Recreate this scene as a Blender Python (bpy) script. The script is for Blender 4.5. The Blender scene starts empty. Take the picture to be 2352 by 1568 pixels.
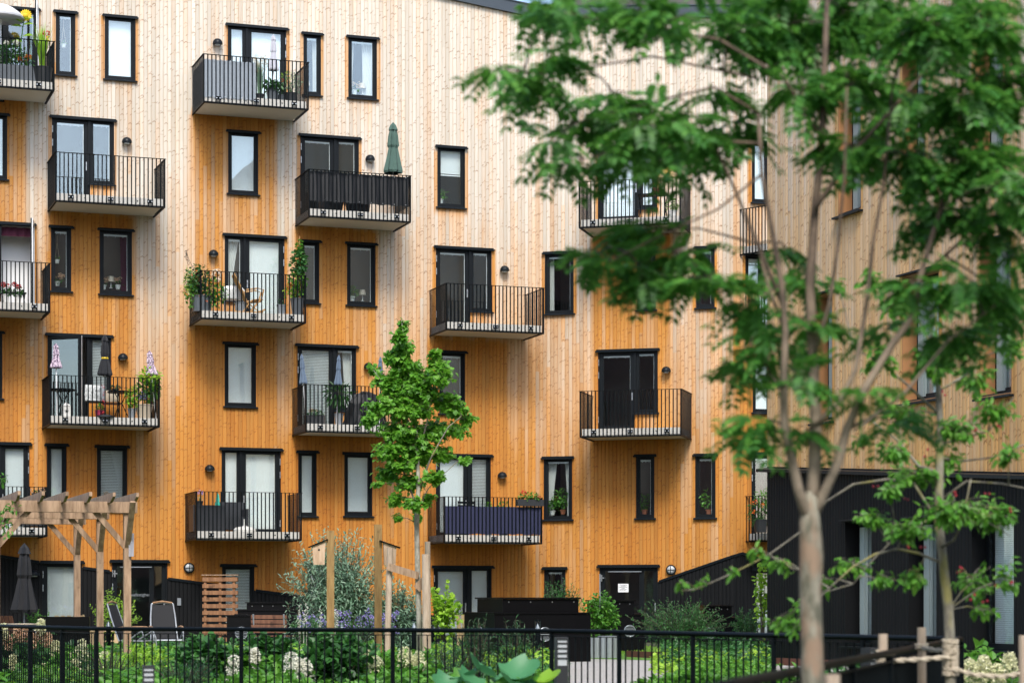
import bpy, math, random
from mathutils import Vector, Matrix
PI = math.pi
R = math.radians
random.seed(7)
rnd = random.random
def ru(a, b): return a + (b - a) * rnd()
col = bpy.context.scene.collection
scn = bpy.context.scene

# ---------------------------------------------------------------- camera
FPX, CX, HY, EYE = 5050.0, 1176.0, 1377.0, 1.2     # focal length in photo pixels (2352 wide), horizon row, eye height
cd = bpy.data.cameras.new('camera'); cam = bpy.data.objects.new('camera', cd); col.objects.link(cam)
cam.location = (0, 0, EYE); cam.rotation_euler = (PI / 2, 0, 0)
cd.sensor_width = 36; cd.lens = 36 * FPX / 2352; cd.shift_y = (HY - 784) / 2352
cd.clip_start = .5; cd.clip_end = 2000
cd.dof.use_dof = True; cd.dof.focus_distance = 52; cd.dof.aperture_fstop = 3.5
scn.camera = cam
# ---------------------------------------------------------------- world, sun, exposure
SUN_EL, SUN_AZ = 50, 6          # azimuth: degrees to the right of straight behind the camera
w = bpy.data.worlds.new('World'); scn.world = w; w.use_nodes = True
nt = w.node_tree; bg = nt.nodes['Background']
sky = nt.nodes.new('ShaderNodeTexSky'); sky.sky_type = 'NISHITA'; sky.sun_disc = False
sky.sun_elevation = R(SUN_EL); sky.sun_rotation = R(180 - SUN_AZ)
sky.air_density = 1.0; sky.dust_density = 2.0; sky.ozone_density = 1.0
nt.links.new(sky.outputs[0], bg.inputs[0]); bg.inputs[1].default_value = .15
sd = bpy.data.lights.new('sun', 'SUN'); sd.energy = 1.9; sd.angle = R(18); sd.color = (1, .96, .88)
so = bpy.data.objects.new('sun', sd); col.objects.link(so)
tosun = Vector((math.sin(R(SUN_AZ)) * math.cos(R(SUN_EL)), -math.cos(R(SUN_AZ)) * math.cos(R(SUN_EL)), math.sin(R(SUN_EL))))
so.rotation_euler = tosun.to_track_quat('Z', 'Y').to_euler()
scn.view_settings.view_transform = 'Standard'; scn.view_settings.look = 'None'
scn.view_settings.gamma = 1; scn.view_settings.exposure = 1.06

# ---------------------------------------------------------------- helpers
def P(x, y, Y): return Vector(((x - CX) / FPX * Y, Y, EYE + (HY - y) / FPX * Y))
def G(x, Y, z=0.0): return Vector(((x - CX) / FPX * Y, Y, z))

def tag(o, label=None, cat=None, group=None, kind=None):
    if label: o['label'] = label
    if cat: o['category'] = cat
    if group: o['group'] = group
    if kind: o['kind'] = kind
    return o
def thing(name, label, cat, loc=(0, 0, 0), rz=0, group=None):
    o = bpy.data.objects.new(name, None); col.objects.link(o)
    o.empty_display_size = .2
    o.location = loc; o.rotation_euler = (0, 0, rz)
    return tag(o, label, cat, group)
def copy_tree(o, parent=None):
    c = o.copy(); col.objects.link(c)
    if parent: c.parent = parent
    for ch in list(o.children): copy_tree(ch, c)
    return c

class MB:
    def __init__(s): s.v = []; s.f = []; s.uv = None; s.at = None
    def add(s, vs, fs):
        n = len(s.v); s.v += [tuple(p) for p in vs]; s.f += [tuple(i + n for i in f) for f in fs]; return s
    def box(s, x0, x1, y0, y1, z0, z1, M=None):
        vs = [Vector((x, y, z)) for x in (x0, x1) for y in (y0, y1) for z in (z0, z1)]
        if M: vs = [M @ p for p in vs]
        return s.add(vs, [(0, 1, 3, 2), (4, 6, 7, 5), (0, 4, 5, 1), (2, 3, 7, 6), (0, 2, 6, 4), (1, 5, 7, 3)])
    def cbox(s, c, sz, M=None, rz=0):
        M2 = Matrix.Translation(Vector(c)) @ Matrix.Rotation(rz, 4, 'Z')
        if M: M2 = M2 @ M
        return s.box(-sz[0] / 2, sz[0] / 2, -sz[1] / 2, sz[1] / 2, -sz[2] / 2, sz[2] / 2, M2)
    def beam(s, a, b, w, h, up=(0, 0, 1)):
        a = Vector(a); b = Vector(b); d = b - a; L = d.length; d = d / L
        upv = Vector(up)
        if abs(d.dot(upv)) > .98: upv = Vector((0, 1, 0))
        sx = d.cross(upv).normalized(); sz = sx.cross(d)
        vs = [p + sx * i * w / 2 + sz * j * h / 2 for p in (a, b) for i in (-1, 1) for j in (-1, 1)]
        return s.add(vs, [(0, 1, 3, 2), (4, 6, 7, 5), (0, 4, 5, 1), (2, 3, 7, 6), (0, 2, 6, 4), (1, 5, 7, 3)])
    def path(s, pts, rs, n=6, cap=True):
        pts = [Vector(p) for p in pts]
        if not isinstance(rs, (list, tuple)): rs = [rs] * len(pts)
        vs = []; fs = []; ref = None
        for i, p in enumerate(pts):
            d = (pts[min(i + 1, len(pts) - 1)] - pts[max(i - 1, 0)])
            if d.length < 1e-9: d = Vector((0, 0, 1))
            d.normalize()
            if ref is None: ref = Vector((1, 0, 0)) if abs(d.x) < .8 else Vector((0, 1, 0))
            a = d.cross(ref)
            if a.length < 1e-5: a = d.orthogonal()
            a.normalize(); b = d.cross(a); ref = -a.cross(d) if False else ref
            for k in range(n):
                t = 2 * PI * k / n
                vs.append(p + (a * math.cos(t) + b * math.sin(t)) * rs[i])
        for i in range(len(pts) - 1):
            for k in range(n):
                k2 = (k + 1) % n
                fs.append((i * n + k, i * n + k2, (i + 1) * n + k2, (i + 1) * n + k))
        if cap:
            fs.append(tuple(range(n))[::-1]); fs.append(tuple((len(pts) - 1) * n + k for k in range(n)))
        return s.add(vs, fs)
    def lathe(s, prof, c=(0, 0, 0), n=16, sx=1, sy=1):
        c = Vector(c); vs = []; fs = []
        for r, z in prof:
            for k in range(n):
                t = 2 * PI * k / n
                vs.append(c + Vector((r * math.cos(t) * sx, r * math.sin(t) * sy, z)))
        for i in range(len(prof) - 1):
            for k in range(n):
                k2 = (k + 1) % n
                fs.append((i * n + k, i * n + k2, (i + 1) * n + k2, (i + 1) * n + k))
        if prof[0][0] > 1e-4: fs.append(tuple(range(n))[::-1])
        if prof[-1][0] > 1e-4: fs.append(tuple((len(prof) - 1) * n + k for k in range(n)))
        return s.add(vs, fs)
    def ball(s, c, r, n=8, sz=1, jit=0):
        m = max(3, n // 2); prof = [(max(r * math.sin(PI * i / m), 1e-5), -r * sz * math.cos(PI * i / m)) for i in range(m + 1)]
        k0 = len(s.v); s.lathe(prof, c, n)
        if jit: s.v[k0:] = [(x + ru(-jit, jit), y + ru(-jit, jit), z + ru(-jit, jit)) for x, y, z in s.v[k0:]]
        return s
    def leaf(s, p, d, nrm, L, W, kind=0):
        d = d.normalized(); sd = d.cross(nrm)
        if sd.length < 1e-4: sd = d.orthogonal()
        sd.normalize(); up = sd.cross(d)
        if kind == 0:
            vs = [p, p + d * L * .45 + sd * W / 2 + up * W * .15, p + d * L - up * L * .12, p + d * L * .45 - sd * W / 2 + up * W * .15]
            return s.add(vs, [(0, 1, 2, 3)])
        if kind == 1:   # lobed leaf (maple)
            c = [(0, 0), (.10, .30), (.02, .52), (.30, .46), (.55, .60), (.58, .30), (.82, .24), (1, 0), (.82, -.24), (.58, -.30), (.55, -.60), (.30, -.46), (.02, -.52), (.10, -.30)]
            vs = [p + d * L * a + sd * W * b + up * L * (.1 * abs(b) * 2 - .15 * a * a) for a, b in c]
            n = len(vs); ctr = p + d * L * .4 - up * L * .03
            vs.append(ctr)
            return s.add(vs, [(i, (i + 1) % n, n) for i in range(n)])
        if kind == 2:   # longer leaf, 6 points
            c = [(0, 0), (.25, .4), (.6, .45), (1, 0), (.6, -.45), (.25, -.4)]
            vs = [p + d * L * a + sd * W * b * 1.1 + up * (abs(b) * W * .35 - L * .18 * a * a) for a, b in c]
            return s.add(vs, [(0, 1, 2, 3), (0, 3, 4, 5)])
    def build(s, name, mat, parent=None, smooth=False, loc=None, rz=0):
        me = bpy.data.meshes.new(name); me.from_pydata(s.v, [], s.f)
        if s.uv: 
            ul = me.uv_layers.new(name='UVMap'); vi = [0] * len(me.loops); me.loops.foreach_get('vertex_index', vi)
            flat = []
            for i in vi: flat += s.uv[i]
            ul.data.foreach_set('uv', flat)
        if s.at:
            a = me.attributes.new('weather', 'FLOAT', 'POINT'); a.data.foreach_set('value', s.at)
        if mat is not None: me.materials.append(mat)
        if smooth: me.polygons.foreach_set('use_smooth', [True] * len(me.polygons))
        me.update()
        o = bpy.data.objects.new(name, me); col.objects.link(o)
        if parent: o.parent = parent
        if loc is not None: o.location = loc
        if rz: o.rotation_euler = (0, 0, rz)
        return o

# ---------------------------------------------------------------- materials
class N:
    def __init__(s, name):
        s.m = bpy.data.materials.new(name); s.m.use_nodes = True; s.t = s.m.node_tree; s.t.nodes.clear()
    def n(s, typ, **kw):
        x = s.t.nodes.new('ShaderNode' + typ)
        for k, v in kw.items(): setattr(x, k, v)
        return x
    def inp(s, sock, v):
        if isinstance(v, bpy.types.NodeSocket): s.t.links.new(v, sock)
        elif v is not None:
            if sock.type == 'RGBA' and len(v) == 3: v = (*v, 1)
            sock.default_value = v
    def M(s, op, a, b=None, c=None, clamp=False):
        x = s.n('Math', operation=op); x.use_clamp = clamp
        s.inp(x.inputs[0], a)
        if b is not None: s.inp(x.inputs[1], b)
        if c is not None: s.inp(x.inputs[2], c)
        return x.outputs[0]
    def mix(s, f, a, b, mode='MIX'):
        x = s.n('Mix', data_type='RGBA', blend_type=mode)
        s.inp(x.inputs[0], f); s.inp(x.inputs[6], a); s.inp(x.inputs[7], b); return x.outputs[2]
    def noise(s, vec, scale, detail=3, rough=.55):
        x = s.n('TexNoise'); s.inp(x.inputs['Vector'], vec); x.inputs['Scale'].default_value = scale
        x.inputs['Detail'].default_value = detail; x.inputs['Roughness'].default_value = rough; return x.outputs[0]
    def comb(s, a, b, c=0.0):
        x = s.n('CombineXYZ'); s.inp(x.inputs[0], a); s.inp(x.inputs[1], b); s.inp(x.inputs[2], c); return x.outputs[0]
    def white(s, vec):
        x = s.n('TexWhiteNoise', noise_dimensions='3D'); s.inp(x.inputs[0], vec); return x.outputs['Value'], x.outputs['Color']
    def smooth(s, v, a, b):
        x = s.n('MapRange', interpolation_type='SMOOTHSTEP'); s.inp(x.inputs[0], v)
        x.inputs[1].default_value = a; x.inputs[2].default_value = b; return x.outputs[0]
    def out(s, sh):
        o = s.n('OutputMaterial'); s.t.links.new(sh, o.inputs[0]); return s.m
    def prin(s, color, rough=.6, metal=0, bump=None, bstr=.3, bdist=.01, **kw):
        b = s.n('BsdfPrincipled'); s.inp(b.inputs['Base Color'], color); s.inp(b.inputs['Roughness'], rough); b.inputs['Metallic'].default_value = metal
        for k, v in kw.items(): s.inp(b.inputs[k], v)
        if bump is not None:
            bn = s.n('Bump'); bn.inputs['Strength'].default_value = bstr; bn.inputs['Distance'].default_value = bdist
            s.inp(bn.inputs['Height'], bump); s.t.links.new(bn.outputs[0], b.inputs['Normal'])
        return b.outputs[0]

def mat(name, c, rough=.6, metal=0, var=.15, scale=6, bump=.2, **kw):
    k = N(name); g = k.n('TexCoord').outputs['Object']
    nz = k.noise(g, scale, 4)
    c2 = tuple(min(1, x * (1 + var)) for x in c); c1 = tuple(x * (1 - var) for x in c)
    cc = k.mix(nz, c1, c2)
    return k.out(k.prin(cc, rough, metal, bump=k.noise(g, scale * 6, 3), bstr=bump, bdist=.003, **kw))

def leafmat(name, c1, c2, c3, trans=.35):
    k = N(name); g = k.n('NewGeometry')
    r = k.n('ValToRGB'); e = r.color_ramp; e.elements[0].color = (*c1, 1); e.elements[1].color = (*c3, 1)
    m = e.elements.new(.55); m.color = (*c2, 1)
    pos = k.noise(g.outputs['Position'], 1.7, 2)
    f = k.M('ADD', k.M('MULTIPLY', g.outputs['Random Per Island'], .75), k.M('MULTIPLY', k.M('SUBTRACT', pos, .35), .8), clamp=True)
    k.inp(r.inputs[0], f)
    p = k.prin(r.outputs[0], .5); t = k.n('BsdfTranslucent'); k.inp(t.inputs[0], k.mix(.5, r.outputs[0], (*[min(1, x * 1.6) for x in c3],)))
    mx = k.n('MixShader'); mx.inputs[0].default_value = trans; k.t.links.new(p, mx.inputs[1]); k.t.links.new(t.outputs[0], mx.inputs[2])
    return k.out(mx.outputs[0])

BW = .108
def board_mat(name, pale, orange, deep, black=False, rot=0):
    k = N(name); uv = k.n('UVMap'); uv.uv_map = 'UVMap'
    sp = k.n('SeparateXYZ'); k.inp(sp.inputs[0], uv.outputs[0]); u, z = sp.outputs[0], sp.outputs[1]
    ub = k.M('DIVIDE', u, BW); bi = k.M('FLOOR', ub); a = k.M('SUBTRACT', k.M('SUBTRACT', ub, bi), .5)
    r1, _ = k.white(k.comb(bi, 3.3, 1.1))
    zz = k.M('ADD', k.M('DIVIDE', z, 3.9), k.M('MULTIPLY', r1, 9.0)); si = k.M('FLOOR', zz); sf = k.M('SUBTRACT', zz, si)
    rb, rc = k.white(k.comb(bi, si, 5.7))
    seam = k.M('LESS_THAN', k.M('ABSOLUTE', k.M('SUBTRACT', sf, .5)), .0016)
    seam = k.M('MULTIPLY', seam, 1.0)
    if black:
        c = k.mix(rb, pale, orange)
        nz = k.noise(k.comb(k.M('MULTIPLY', u, 40), k.M('MULTIPLY', z, 1.5)), 1, 3)
        c = k.mix(k.M('MULTIPLY', nz, .6), c, deep)
        return k.out(k.prin(c, .6, bump=nz, bstr=.4, bdist=.004, **{'Specular IOR Level': .2}))
    wa = k.n('Attribute'); wa.attribute_name = 'weather'
    big = k.noise(k.comb(k.M('MULTIPLY', u, 2.6), k.M('MULTIPLY', z, .35)), 1, 5, .65)
    wv = k.M('ADD', wa.outputs['Fac'], k.M('MULTIPLY', k.M('SUBTRACT', big, .5), .5))
    wv = k.M('ADD', wv, k.M('MULTIPLY', k.M('SUBTRACT', rb, .6), .27), clamp=True)
    cr = k.n('ValToRGB'); e = cr.color_ramp; e.elements[0].color = (*pale, 1); e.elements[1].color = (*deep, 1)
    m = e.elements.new(.62); m.color = (*orange, 1)
    mid = tuple(pale[i] * .5 + orange[i] * .5 for i in range(3)); m2 = e.elements.new(.3); m2.color = (mid[0] * 1.04, mid[1], mid[2] * .92, 1)
    k.inp(cr.inputs[0], wv); c = cr.outputs[0]
    # per-board brightness
    c = k.mix(1.0, c, k.mix(r1, (.84, .82, .79), (1.1, 1.1, 1.1)), 'MULTIPLY')
    c = k.mix(1.0, c, k.mix(rb, (.93, .92, .9), (1.05, 1.05, 1.05)), 'MULTIPLY')
    # grain
    gr = k.noise(k.comb(k.M('MULTIPLY', u, 55), k.M('ADD', k.M('MULTIPLY', z, 1.6), k.M('MULTIPLY', r1, 40))), 1, 4, .6)
    c = k.mix(k.M('MULTIPLY', k.smooth(gr, .45, .75), .35), c, k.mix(1.0, c, (.78, .6, .42), 'MULTIPLY'))
    c = k.mix(k.M('MULTIPLY', k.smooth(gr, .5, .25), .25), c, k.mix(1.0, c, (1.15, 1.12, 1.1), 'MULTIPLY'))
    # knots: crescents centred near board edges
    for (cell, off, ph, sgn, px) in ((.34, 0.0, 2.2, 1, .5), (.46, .17, 8.8, -1, -.5), (.62, .31, 4.1, 1, .1)):
        kz = k.M('ADD', k.M('DIVIDE', z, cell), k.M('MULTIPLY', r1, 17 + ph)); ki = k.M('FLOOR', kz)
        kr, _ = k.white(k.comb(bi, ki, ph))
        kl = k.M('MULTIPLY', k.M('SUBTRACT', k.M('SUBTRACT', kz, ki), k.M('ADD', .25, k.M('MULTIPLY', kr, .5))), cell)
        ad = k.M('ABSOLUTE', k.M('SUBTRACT', a, px)); ad = k.M('MULTIPLY', ad, BW)
        v = k.M('ADD', kl, k.M('MULTIPLY', ad, .75 * sgn))
        line = k.M('SUBTRACT', 1, k.smooth(k.M('ABSOLUTE', v), .007, .020))
        line = k.M('MULTIPLY', line, k.M('SUBTRACT', 1, k.smooth(ad, .03, .066)))
        line = k.M('MULTIPLY', line, k.M('LESS_THAN', k.M('FRACT', k.M('MULTIPLY', kr, 7.13)), k.M('ADD', .2, k.M('MULTIPLY', rb, .8)))); line = k.M('MULTIPLY', line, k.M('ADD', .45, k.M('MULTIPLY', k.M('FRACT', k.M('MULTIPLY', kr, 31.7)), .75)))
        c = k.mix(k.M('MULTIPLY', line, .62), c, k.mix(1.0, c, (.42, .27, .16), 'MULTIPLY'))
    # resin-coloured board edges
    edge = k.smooth(k.M('ABSOLUTE', a), .38, .5)
    c = k.mix(k.M('MULTIPLY', edge, .6), c, k.mix(1.0, c, (.80, .58, .34), 'MULTIPLY'))
    c = k.mix(k.M('MULTIPLY', seam, .6), c, k.mix(1.0, c, (.6, .4, .25), 'MULTIPLY'))
    return k.out(k.prin(c, .72, bump=gr, bstr=.25, bdist=.004))

WOOD = board_mat('timber_cladding', (.60, .55, .48), (.51, .228, .040), (.44, .16, .014))
WOODR = board_mat('timber_cladding_greyer', (.64, .54, .44), (.60, .35, .13), (.52, .25, .06))
BLACKW = board_mat('black_timber', (.0035, .004, .005), (.006, .0065, .0075), (.002, .0024, .003), black=True)
BLK = mat('black_metal', (.0022, .0042, .0056), .5, 0, .2, 4, .1, **{'Specular IOR Level': .1})
FRM = mat('charcoal_frame', (.008, .010, .012), .4, 0, .15, 3, .05, **{'Specular IOR Level': .15})
BLKP = mat('black_panel', (.003, .003, .004), .4, 0, .3, 3, .1, **{'Specular IOR Level': .15})
HOOD = mat('black_flashing', (.008, .011, .014), .35, 0, .2, 3, .05, **{'Specular IOR Level': .15})
ZINC = mat('dark_roof_metal', (.05, .062, .075), .4, .3, .15, 1.5, .05)
CONC = mat('pale_concrete', (.50, .49, .46), .85, 0, .2, 9, .5)
UNDER = mat('slab_soffit', (.60, .57, .52), .8, 0, .06, 2, .1)
WHITE = mat('white_paint', (.78, .79, .80), .4, 0, .04, 4, .05)
STEEL = mat('galvanised_steel', (.5, .52, .54), .35, .8, .15, 20, .1)
ALU = mat('grey_aluminium', (.33, .36, .40), .35, .5, .1, 20, .05)
BLIND = mat('blind_slats', (.88, .90, .90), .5, 0, .05, 4, .0)
BLINDG = mat('grey_blind_slats', (.60, .62, .62), .5, 0, .05, 4, .0)
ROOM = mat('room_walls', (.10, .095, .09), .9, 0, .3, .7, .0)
CURT = mat('sheer_curtain', (.60, .60, .58), .9, 0, .1, 8, .2)
CURTR = mat('plum_curtain', (.10, .02, .045), .9, 0, .2, 8, .2)
def glassmat(name, fac, tint=(.86, .92, .93)):
    k = N(name); fr = k.n('LayerWeight'); fr.inputs[0].default_value = .5
    f = k.M('ADD', k.M('MULTIPLY', k.M('POWER', fr.outputs['Facing'], 4), .5), fac, clamp=True)
    g = k.n('BsdfGlossy'); g.inputs['Roughness'].default_value = 0.015; g.inputs[0].default_value = (.9, .97, 1, 1)
    # faint waviness of the panes
    bn = k.n('Bump'); bn.inputs['Strength'].default_value = .03; bn.inputs['Distance'].default_value = .02
    k.inp(bn.inputs['Height'], k.noise(k.n('TexCoord').outputs['Object'], 1.6, 1)); k.t.links.new(bn.outputs[0], g.inputs['Normal'])
    t = k.n('BsdfTransparent'); t.inputs[0].default_value = (*tint, 1)
    mx = k.n('MixShader'); k.inp(mx.inputs[0], f); k.t.links.new(t.outputs[0], mx.inputs[1]); k.t.links.new(g.outputs[0], mx.inputs[2])
    return k.out(mx.outputs[0])
GLASS = glassmat('window_glass', .13, (.97, 1, 1))
L_ROWAN = leafmat('rowan_leaf', (.022, .095, .014), (.055, .21, .03), (.15, .37, .055), .35)
L_RUST = leafmat('rusty_leaf', (.16, .05, .02), (.25, .10, .03), (.30, .20, .04), .3)
L_MAPLE = leafmat('maple_leaf', (.05, .18, .012), (.11, .31, .022), (.22, .46, .05), .4)
L_CRAB = leafmat('crab_leaf', (.04, .15, .012), (.09, .28, .025), (.19, .42, .05), .4)
L_SAGE = leafmat('silver_leaf', (.07, .15, .09), (.15, .27, .17), (.32, .44, .31), .2)
L_DARK = leafmat('dark_leaf', (.012, .06, .014), (.03, .12, .025), (.06, .20, .035), .3)
L_MID = leafmat('garden_leaf', (.03, .11, .012), (.07, .23, .022), (.15, .35, .04), .35)
L_LIME = leafmat('lime_leaf', (.13, .28, .015), (.24, .45, .03), (.38, .58, .06), .4)
L_CONE = leafmat('conifer_needle', (.01, .045, .016), (.02, .085, .025), (.045, .14, .035), .2)
L_BLUE = leafmat('rhubarb_leaf', (.03, .13, .05), (.06, .22, .09), (.11, .31, .13), .25)
F_CREAM = leafmat('hydrangea_bloom', (.50, .52, .26), (.68, .68, .42), (.80, .78, .62), .3)
F_WHITE = leafmat('white_bloom', (.62, .62, .52), (.74, .73, .62), (.85, .84, .76), .3)
F_PINK = leafmat('fading_pink_bloom', (.50, .27, .20), (.64, .42, .28), (.72, .58, .40), .2)
F_RED = leafmat('red_bloom', (.35, .01, .02), (.55, .015, .02), (.7, .04, .04), .2)
F_ORNG = leafmat('orange_bloom', (.65, .08, .01), (.8, .14, .01), (.85, .25, .03), .2)
F_VIOL = leafmat('violet_bloom', (.16, .12, .40), (.26, .20, .55), (.4, .34, .7), .2)
F_YEL = leafmat('yellow_bloom', (.7, .42, .01), (.8, .55, .02), (.85, .65, .05), .2)
F_TAN = leafmat('seed_plume', (.45, .36, .24), (.55, .46, .32), (.65, .56, .42), .2)
def barkmat(name, c1, c2, c3=None, sc=10):
    k = N(name); g = k.n('TexCoord').outputs['Object']
    sp = k.n('SeparateXYZ'); k.inp(sp.inputs[0], g)
    v = k.comb(k.M('MULTIPLY', sp.outputs[0], 1.0), k.M('MULTIPLY', sp.outputs[1], 1.0), k.M('MULTIPLY', sp.outputs[2], .45))
    nz = k.noise(v, sc, 5, .6); c = k.mix(k.smooth(nz, .35, .65), c1, c2)
    if c3: c = k.mix(k.smooth(k.noise(v, sc * .35, 3), .5, .62), c, c3)
    return k.out(k.prin(c, .85, bump=nz, bstr=.6, bdist=.01))
BARK = barkmat('rowan_bark', (.10, .10, .07), (.29, .27, .21), (.27, .19, .13), 22)
BARKU = barkmat('brown_limb_bark', (.06, .042, .03), (.16, .11, .08), (.20, .11, .07), 10)
BARKD = barkmat('dark_twig_bark', (.035, .028, .022), (.09, .07, .05), None, 14)
BARKG = barkmat('grey_bark', (.12, .11, .09), (.27, .25, .20), (.24, .22, .08), 18)
BARKM = barkmat('maple_bark', (.20, .19, .15), (.42, .40, .34), None, 12)
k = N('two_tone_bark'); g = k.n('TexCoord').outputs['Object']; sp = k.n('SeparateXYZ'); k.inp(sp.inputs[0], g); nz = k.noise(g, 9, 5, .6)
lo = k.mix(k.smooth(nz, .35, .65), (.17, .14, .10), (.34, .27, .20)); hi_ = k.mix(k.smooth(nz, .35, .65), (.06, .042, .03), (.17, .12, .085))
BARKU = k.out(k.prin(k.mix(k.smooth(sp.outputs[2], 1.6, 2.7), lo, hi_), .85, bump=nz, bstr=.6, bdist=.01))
def woodmat(name, c1, c2, sc=1.0):
    k = N(name); g = k.n('TexCoord').outputs['Object']
    sp = k.n('SeparateXYZ'); k.inp(sp.inputs[0], g)
    v = k.comb(k.M('MULTIPLY', sp.outputs[0], 14 * sc), k.M('MULTIPLY', sp.outputs[1], 14 * sc), k.M('MULTIPLY', sp.outputs[2], 2.2 * sc))
    nz = k.noise(v, 1, 5, .6); c = k.mix(k.smooth(nz, .3, .7), c1, c2)
    kn = k.noise(g, 5 * sc, 2); c = k.mix(k.M('MULTIPLY', k.smooth(kn, .62, .72), .6), c, tuple(x * .35 for x in c1))
    return k.out(k.prin(c, .8, bump=nz, bstr=.4, bdist=.006))
PERG = woodmat('weathered_pine', (.22, .14, .085), (.44, .30, .20))
POSTW = woodmat('treated_pine', (.22, .13, .045), (.36, .23, .09))
STAKE = woodmat('debarked_stake', (.33, .25, .18), (.52, .42, .33))
BIRDW = woodmat('raw_birdhouse_wood', (.42, .28, .18), (.60, .44, .31))
PALLET = woodmat('oiled_slats', (.16, .07, .03), (.30, .15, .07))
LIGHTW = woodmat('pale_pine', (.52, .38, .20), (.68, .52, .31))
TEAK = woodmat('red_brown_teak', (.11, .045, .025), (.20, .09, .05))
ARMW = woodmat('varnished_arm', (.22, .12, .06), (.36, .22, .12))
RATTAN = mat('rattan', (.45, .25, .09), .5, 0, .3, 30, .3)
ROPE = mat('beige_rope', (.50, .43, .33), .9, 0, .2, 60, .8)
CORTEN = mat('corten_edge', (.10, .035, .02), .8, 0, .3, 12, .3)
WICK = mat('charcoal_wicker', (.022, .025, .03), .5, 0, .3, 60, .8)
POTG = mat('grey_plastic_pot', (.10, .115, .13), .5, 0, .1, 5, .1)
POTB = mat('black_plastic_pot', (.02, .022, .025), .5, 0, .1, 5, .1)
POTW = mat('white_pot', (.7, .7, .67), .4, 0, .05, 5, .1)
POTC = mat('cream_pot', (.55, .47, .36), .5, 0, .1, 5, .1)
POTZ = mat('zinc_pot', (.30, .33, .36), .4, .3, .15, 9, .1)
TERRA = mat('terracotta_pot', (.35, .12, .06), .8, 0, .15, 9, .2)
MAG = mat('magenta_pot', (.30, .02, .07), .5, 0, .1, 9, .2)
SOIL = mat('soil', (.035, .025, .018), .95, 0, .4, 12, .8)
def cloth(name, c, rough=.85, sc=14): return mat(name, c, rough, 0, .18, sc, .3)
C_GREY = cloth('grey_screen_cloth', (.26, .30, .35)); C_BLACK = cloth('black_screen_cloth', (.006, .007, .010), .6)
C_BLUE = cloth('navy_screen_cloth', (.022, .026, .07)); C_GREEN = cloth('green_parasol_cloth', (.055, .105, .085))
C_LG = cloth('pale_grey_cloth', (.42, .42, .47)); C_PAR = cloth('black_parasol_cloth', (.008, .009, .012), .8)
C_SLATE = cloth('slate_blue_cloth', (.10, .14, .20)); C_TEAL = cloth('teal_cloth', (.03, .36, .28)); C_FUR = cloth('white_sheepskin', (.62, .64, .64), 1, 60)
k = N('patterned_purple_cloth'); g = k.n('TexCoord').outputs['Object']; nz = k.noise(g, 26, 3)
C_PURP = k.out(k.prin(k.mix(k.smooth(nz, .42, .56), (.10, .06, .12), (.55, .45, .52)), .8))
k = N('striped_parasol_cloth'); g = k.n('TexCoord').outputs['Object']; sp = k.n('SeparateXYZ'); k.inp(sp.inputs[0], g)
st = k.M('GREATER_THAN', k.M('FRACT', k.M('MULTIPLY', sp.outputs[2], 22)), .5)
C_STRIPE = k.out(k.prin(k.mix(st, (.75, .75, .75), (.42, .42, .45)), .8))
def emit(name, c, s):
    k = N(name); e = k.n('Emission'); e.inputs[0].default_value = (*c, 1); e.inputs[1].default_value = s; return k.out(e.outputs[0])
LAMPLIT = emit('lit_lamp_glass', (1, .62, .2), 1.0)
LAMPW = mat('opal_lamp_glass', (.42, .45, .47), .3, 0, .03, 4, 0)
# ---------------------------------------------------------------- facades
class Face:
    def __init__(s, ox, oy, deg):
        s.o = Vector((ox, oy)); s.th = R(deg); s.t = Vector((math.cos(s.th), math.sin(s.th))); s.nn = Vector((math.sin(s.th), -math.cos(s.th)))
    def hit(s, px, d=0.0):
        u = (px - CX) / FPX; o = s.o + s.nn * d
        # o.x + t.x*k = u*(o.y + t.y*k)
        k = (u * o.y - o.x) / (s.t.x - u * s.t.y)
        return k, o.y + s.t.y * k
    def z(s, px, py, d=0.0):
        k, Y = s.hit(px, d); return EYE + (HY - py) / FPX * Y
    def pt(s, k, d, z):
        p = s.o + s.t * k + s.nn * d; return Vector((p.x, p.y, z))
A = Face(.674, 63.01, 19.2)
B = Face(.674, 63.01, -15.0)
_k, _y = B.hit(1684)
_p = B.pt(_k, 0, 0); SB = _k
C = Face(_p.x, _p.y, 18.0)
RF = Face(4.99, 43.0, -70.0)

bld = thing('apartment_building', 'tall timber clad apartment block with black framed windows and hanging balconies', 'apartment building', (A.o.x, A.o.y, 0))
rbl = thing('corner_building', 'timber clad corner building on a black ground floor, nearest at the right edge', 'apartment building', (RF.o.x, RF.o.y, 0))
def fplace(o, F, root, k=0, z=0, d=0):
    p = F.pt(k, d, z); o.location = p - Vector(root.location); o.rotation_euler = (0, 0, F.th); return o

openings = {id(A): [], id(B): [], id(C): [], id(RF): []}

def slats(mb, x0, x1, z0, z1, y, pitch=.03, tilt=.55):
    n = max(1, int((z1 - z0) / pitch)); h = pitch * .46
    for i in range(n):
        z = z1 - (i + .5) * pitch
        e = .12 if tilt > .3 else .3; q = 1.0 if tilt > .3 else .75
        mb.add([(x0, y + h * e, z - h * q), (x1, y + h * e, z - h * q), (x1, y - h * e, z + h * q), (x0, y - h * e, z + h * q)], [(0, 1, 2, 3)])

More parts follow.
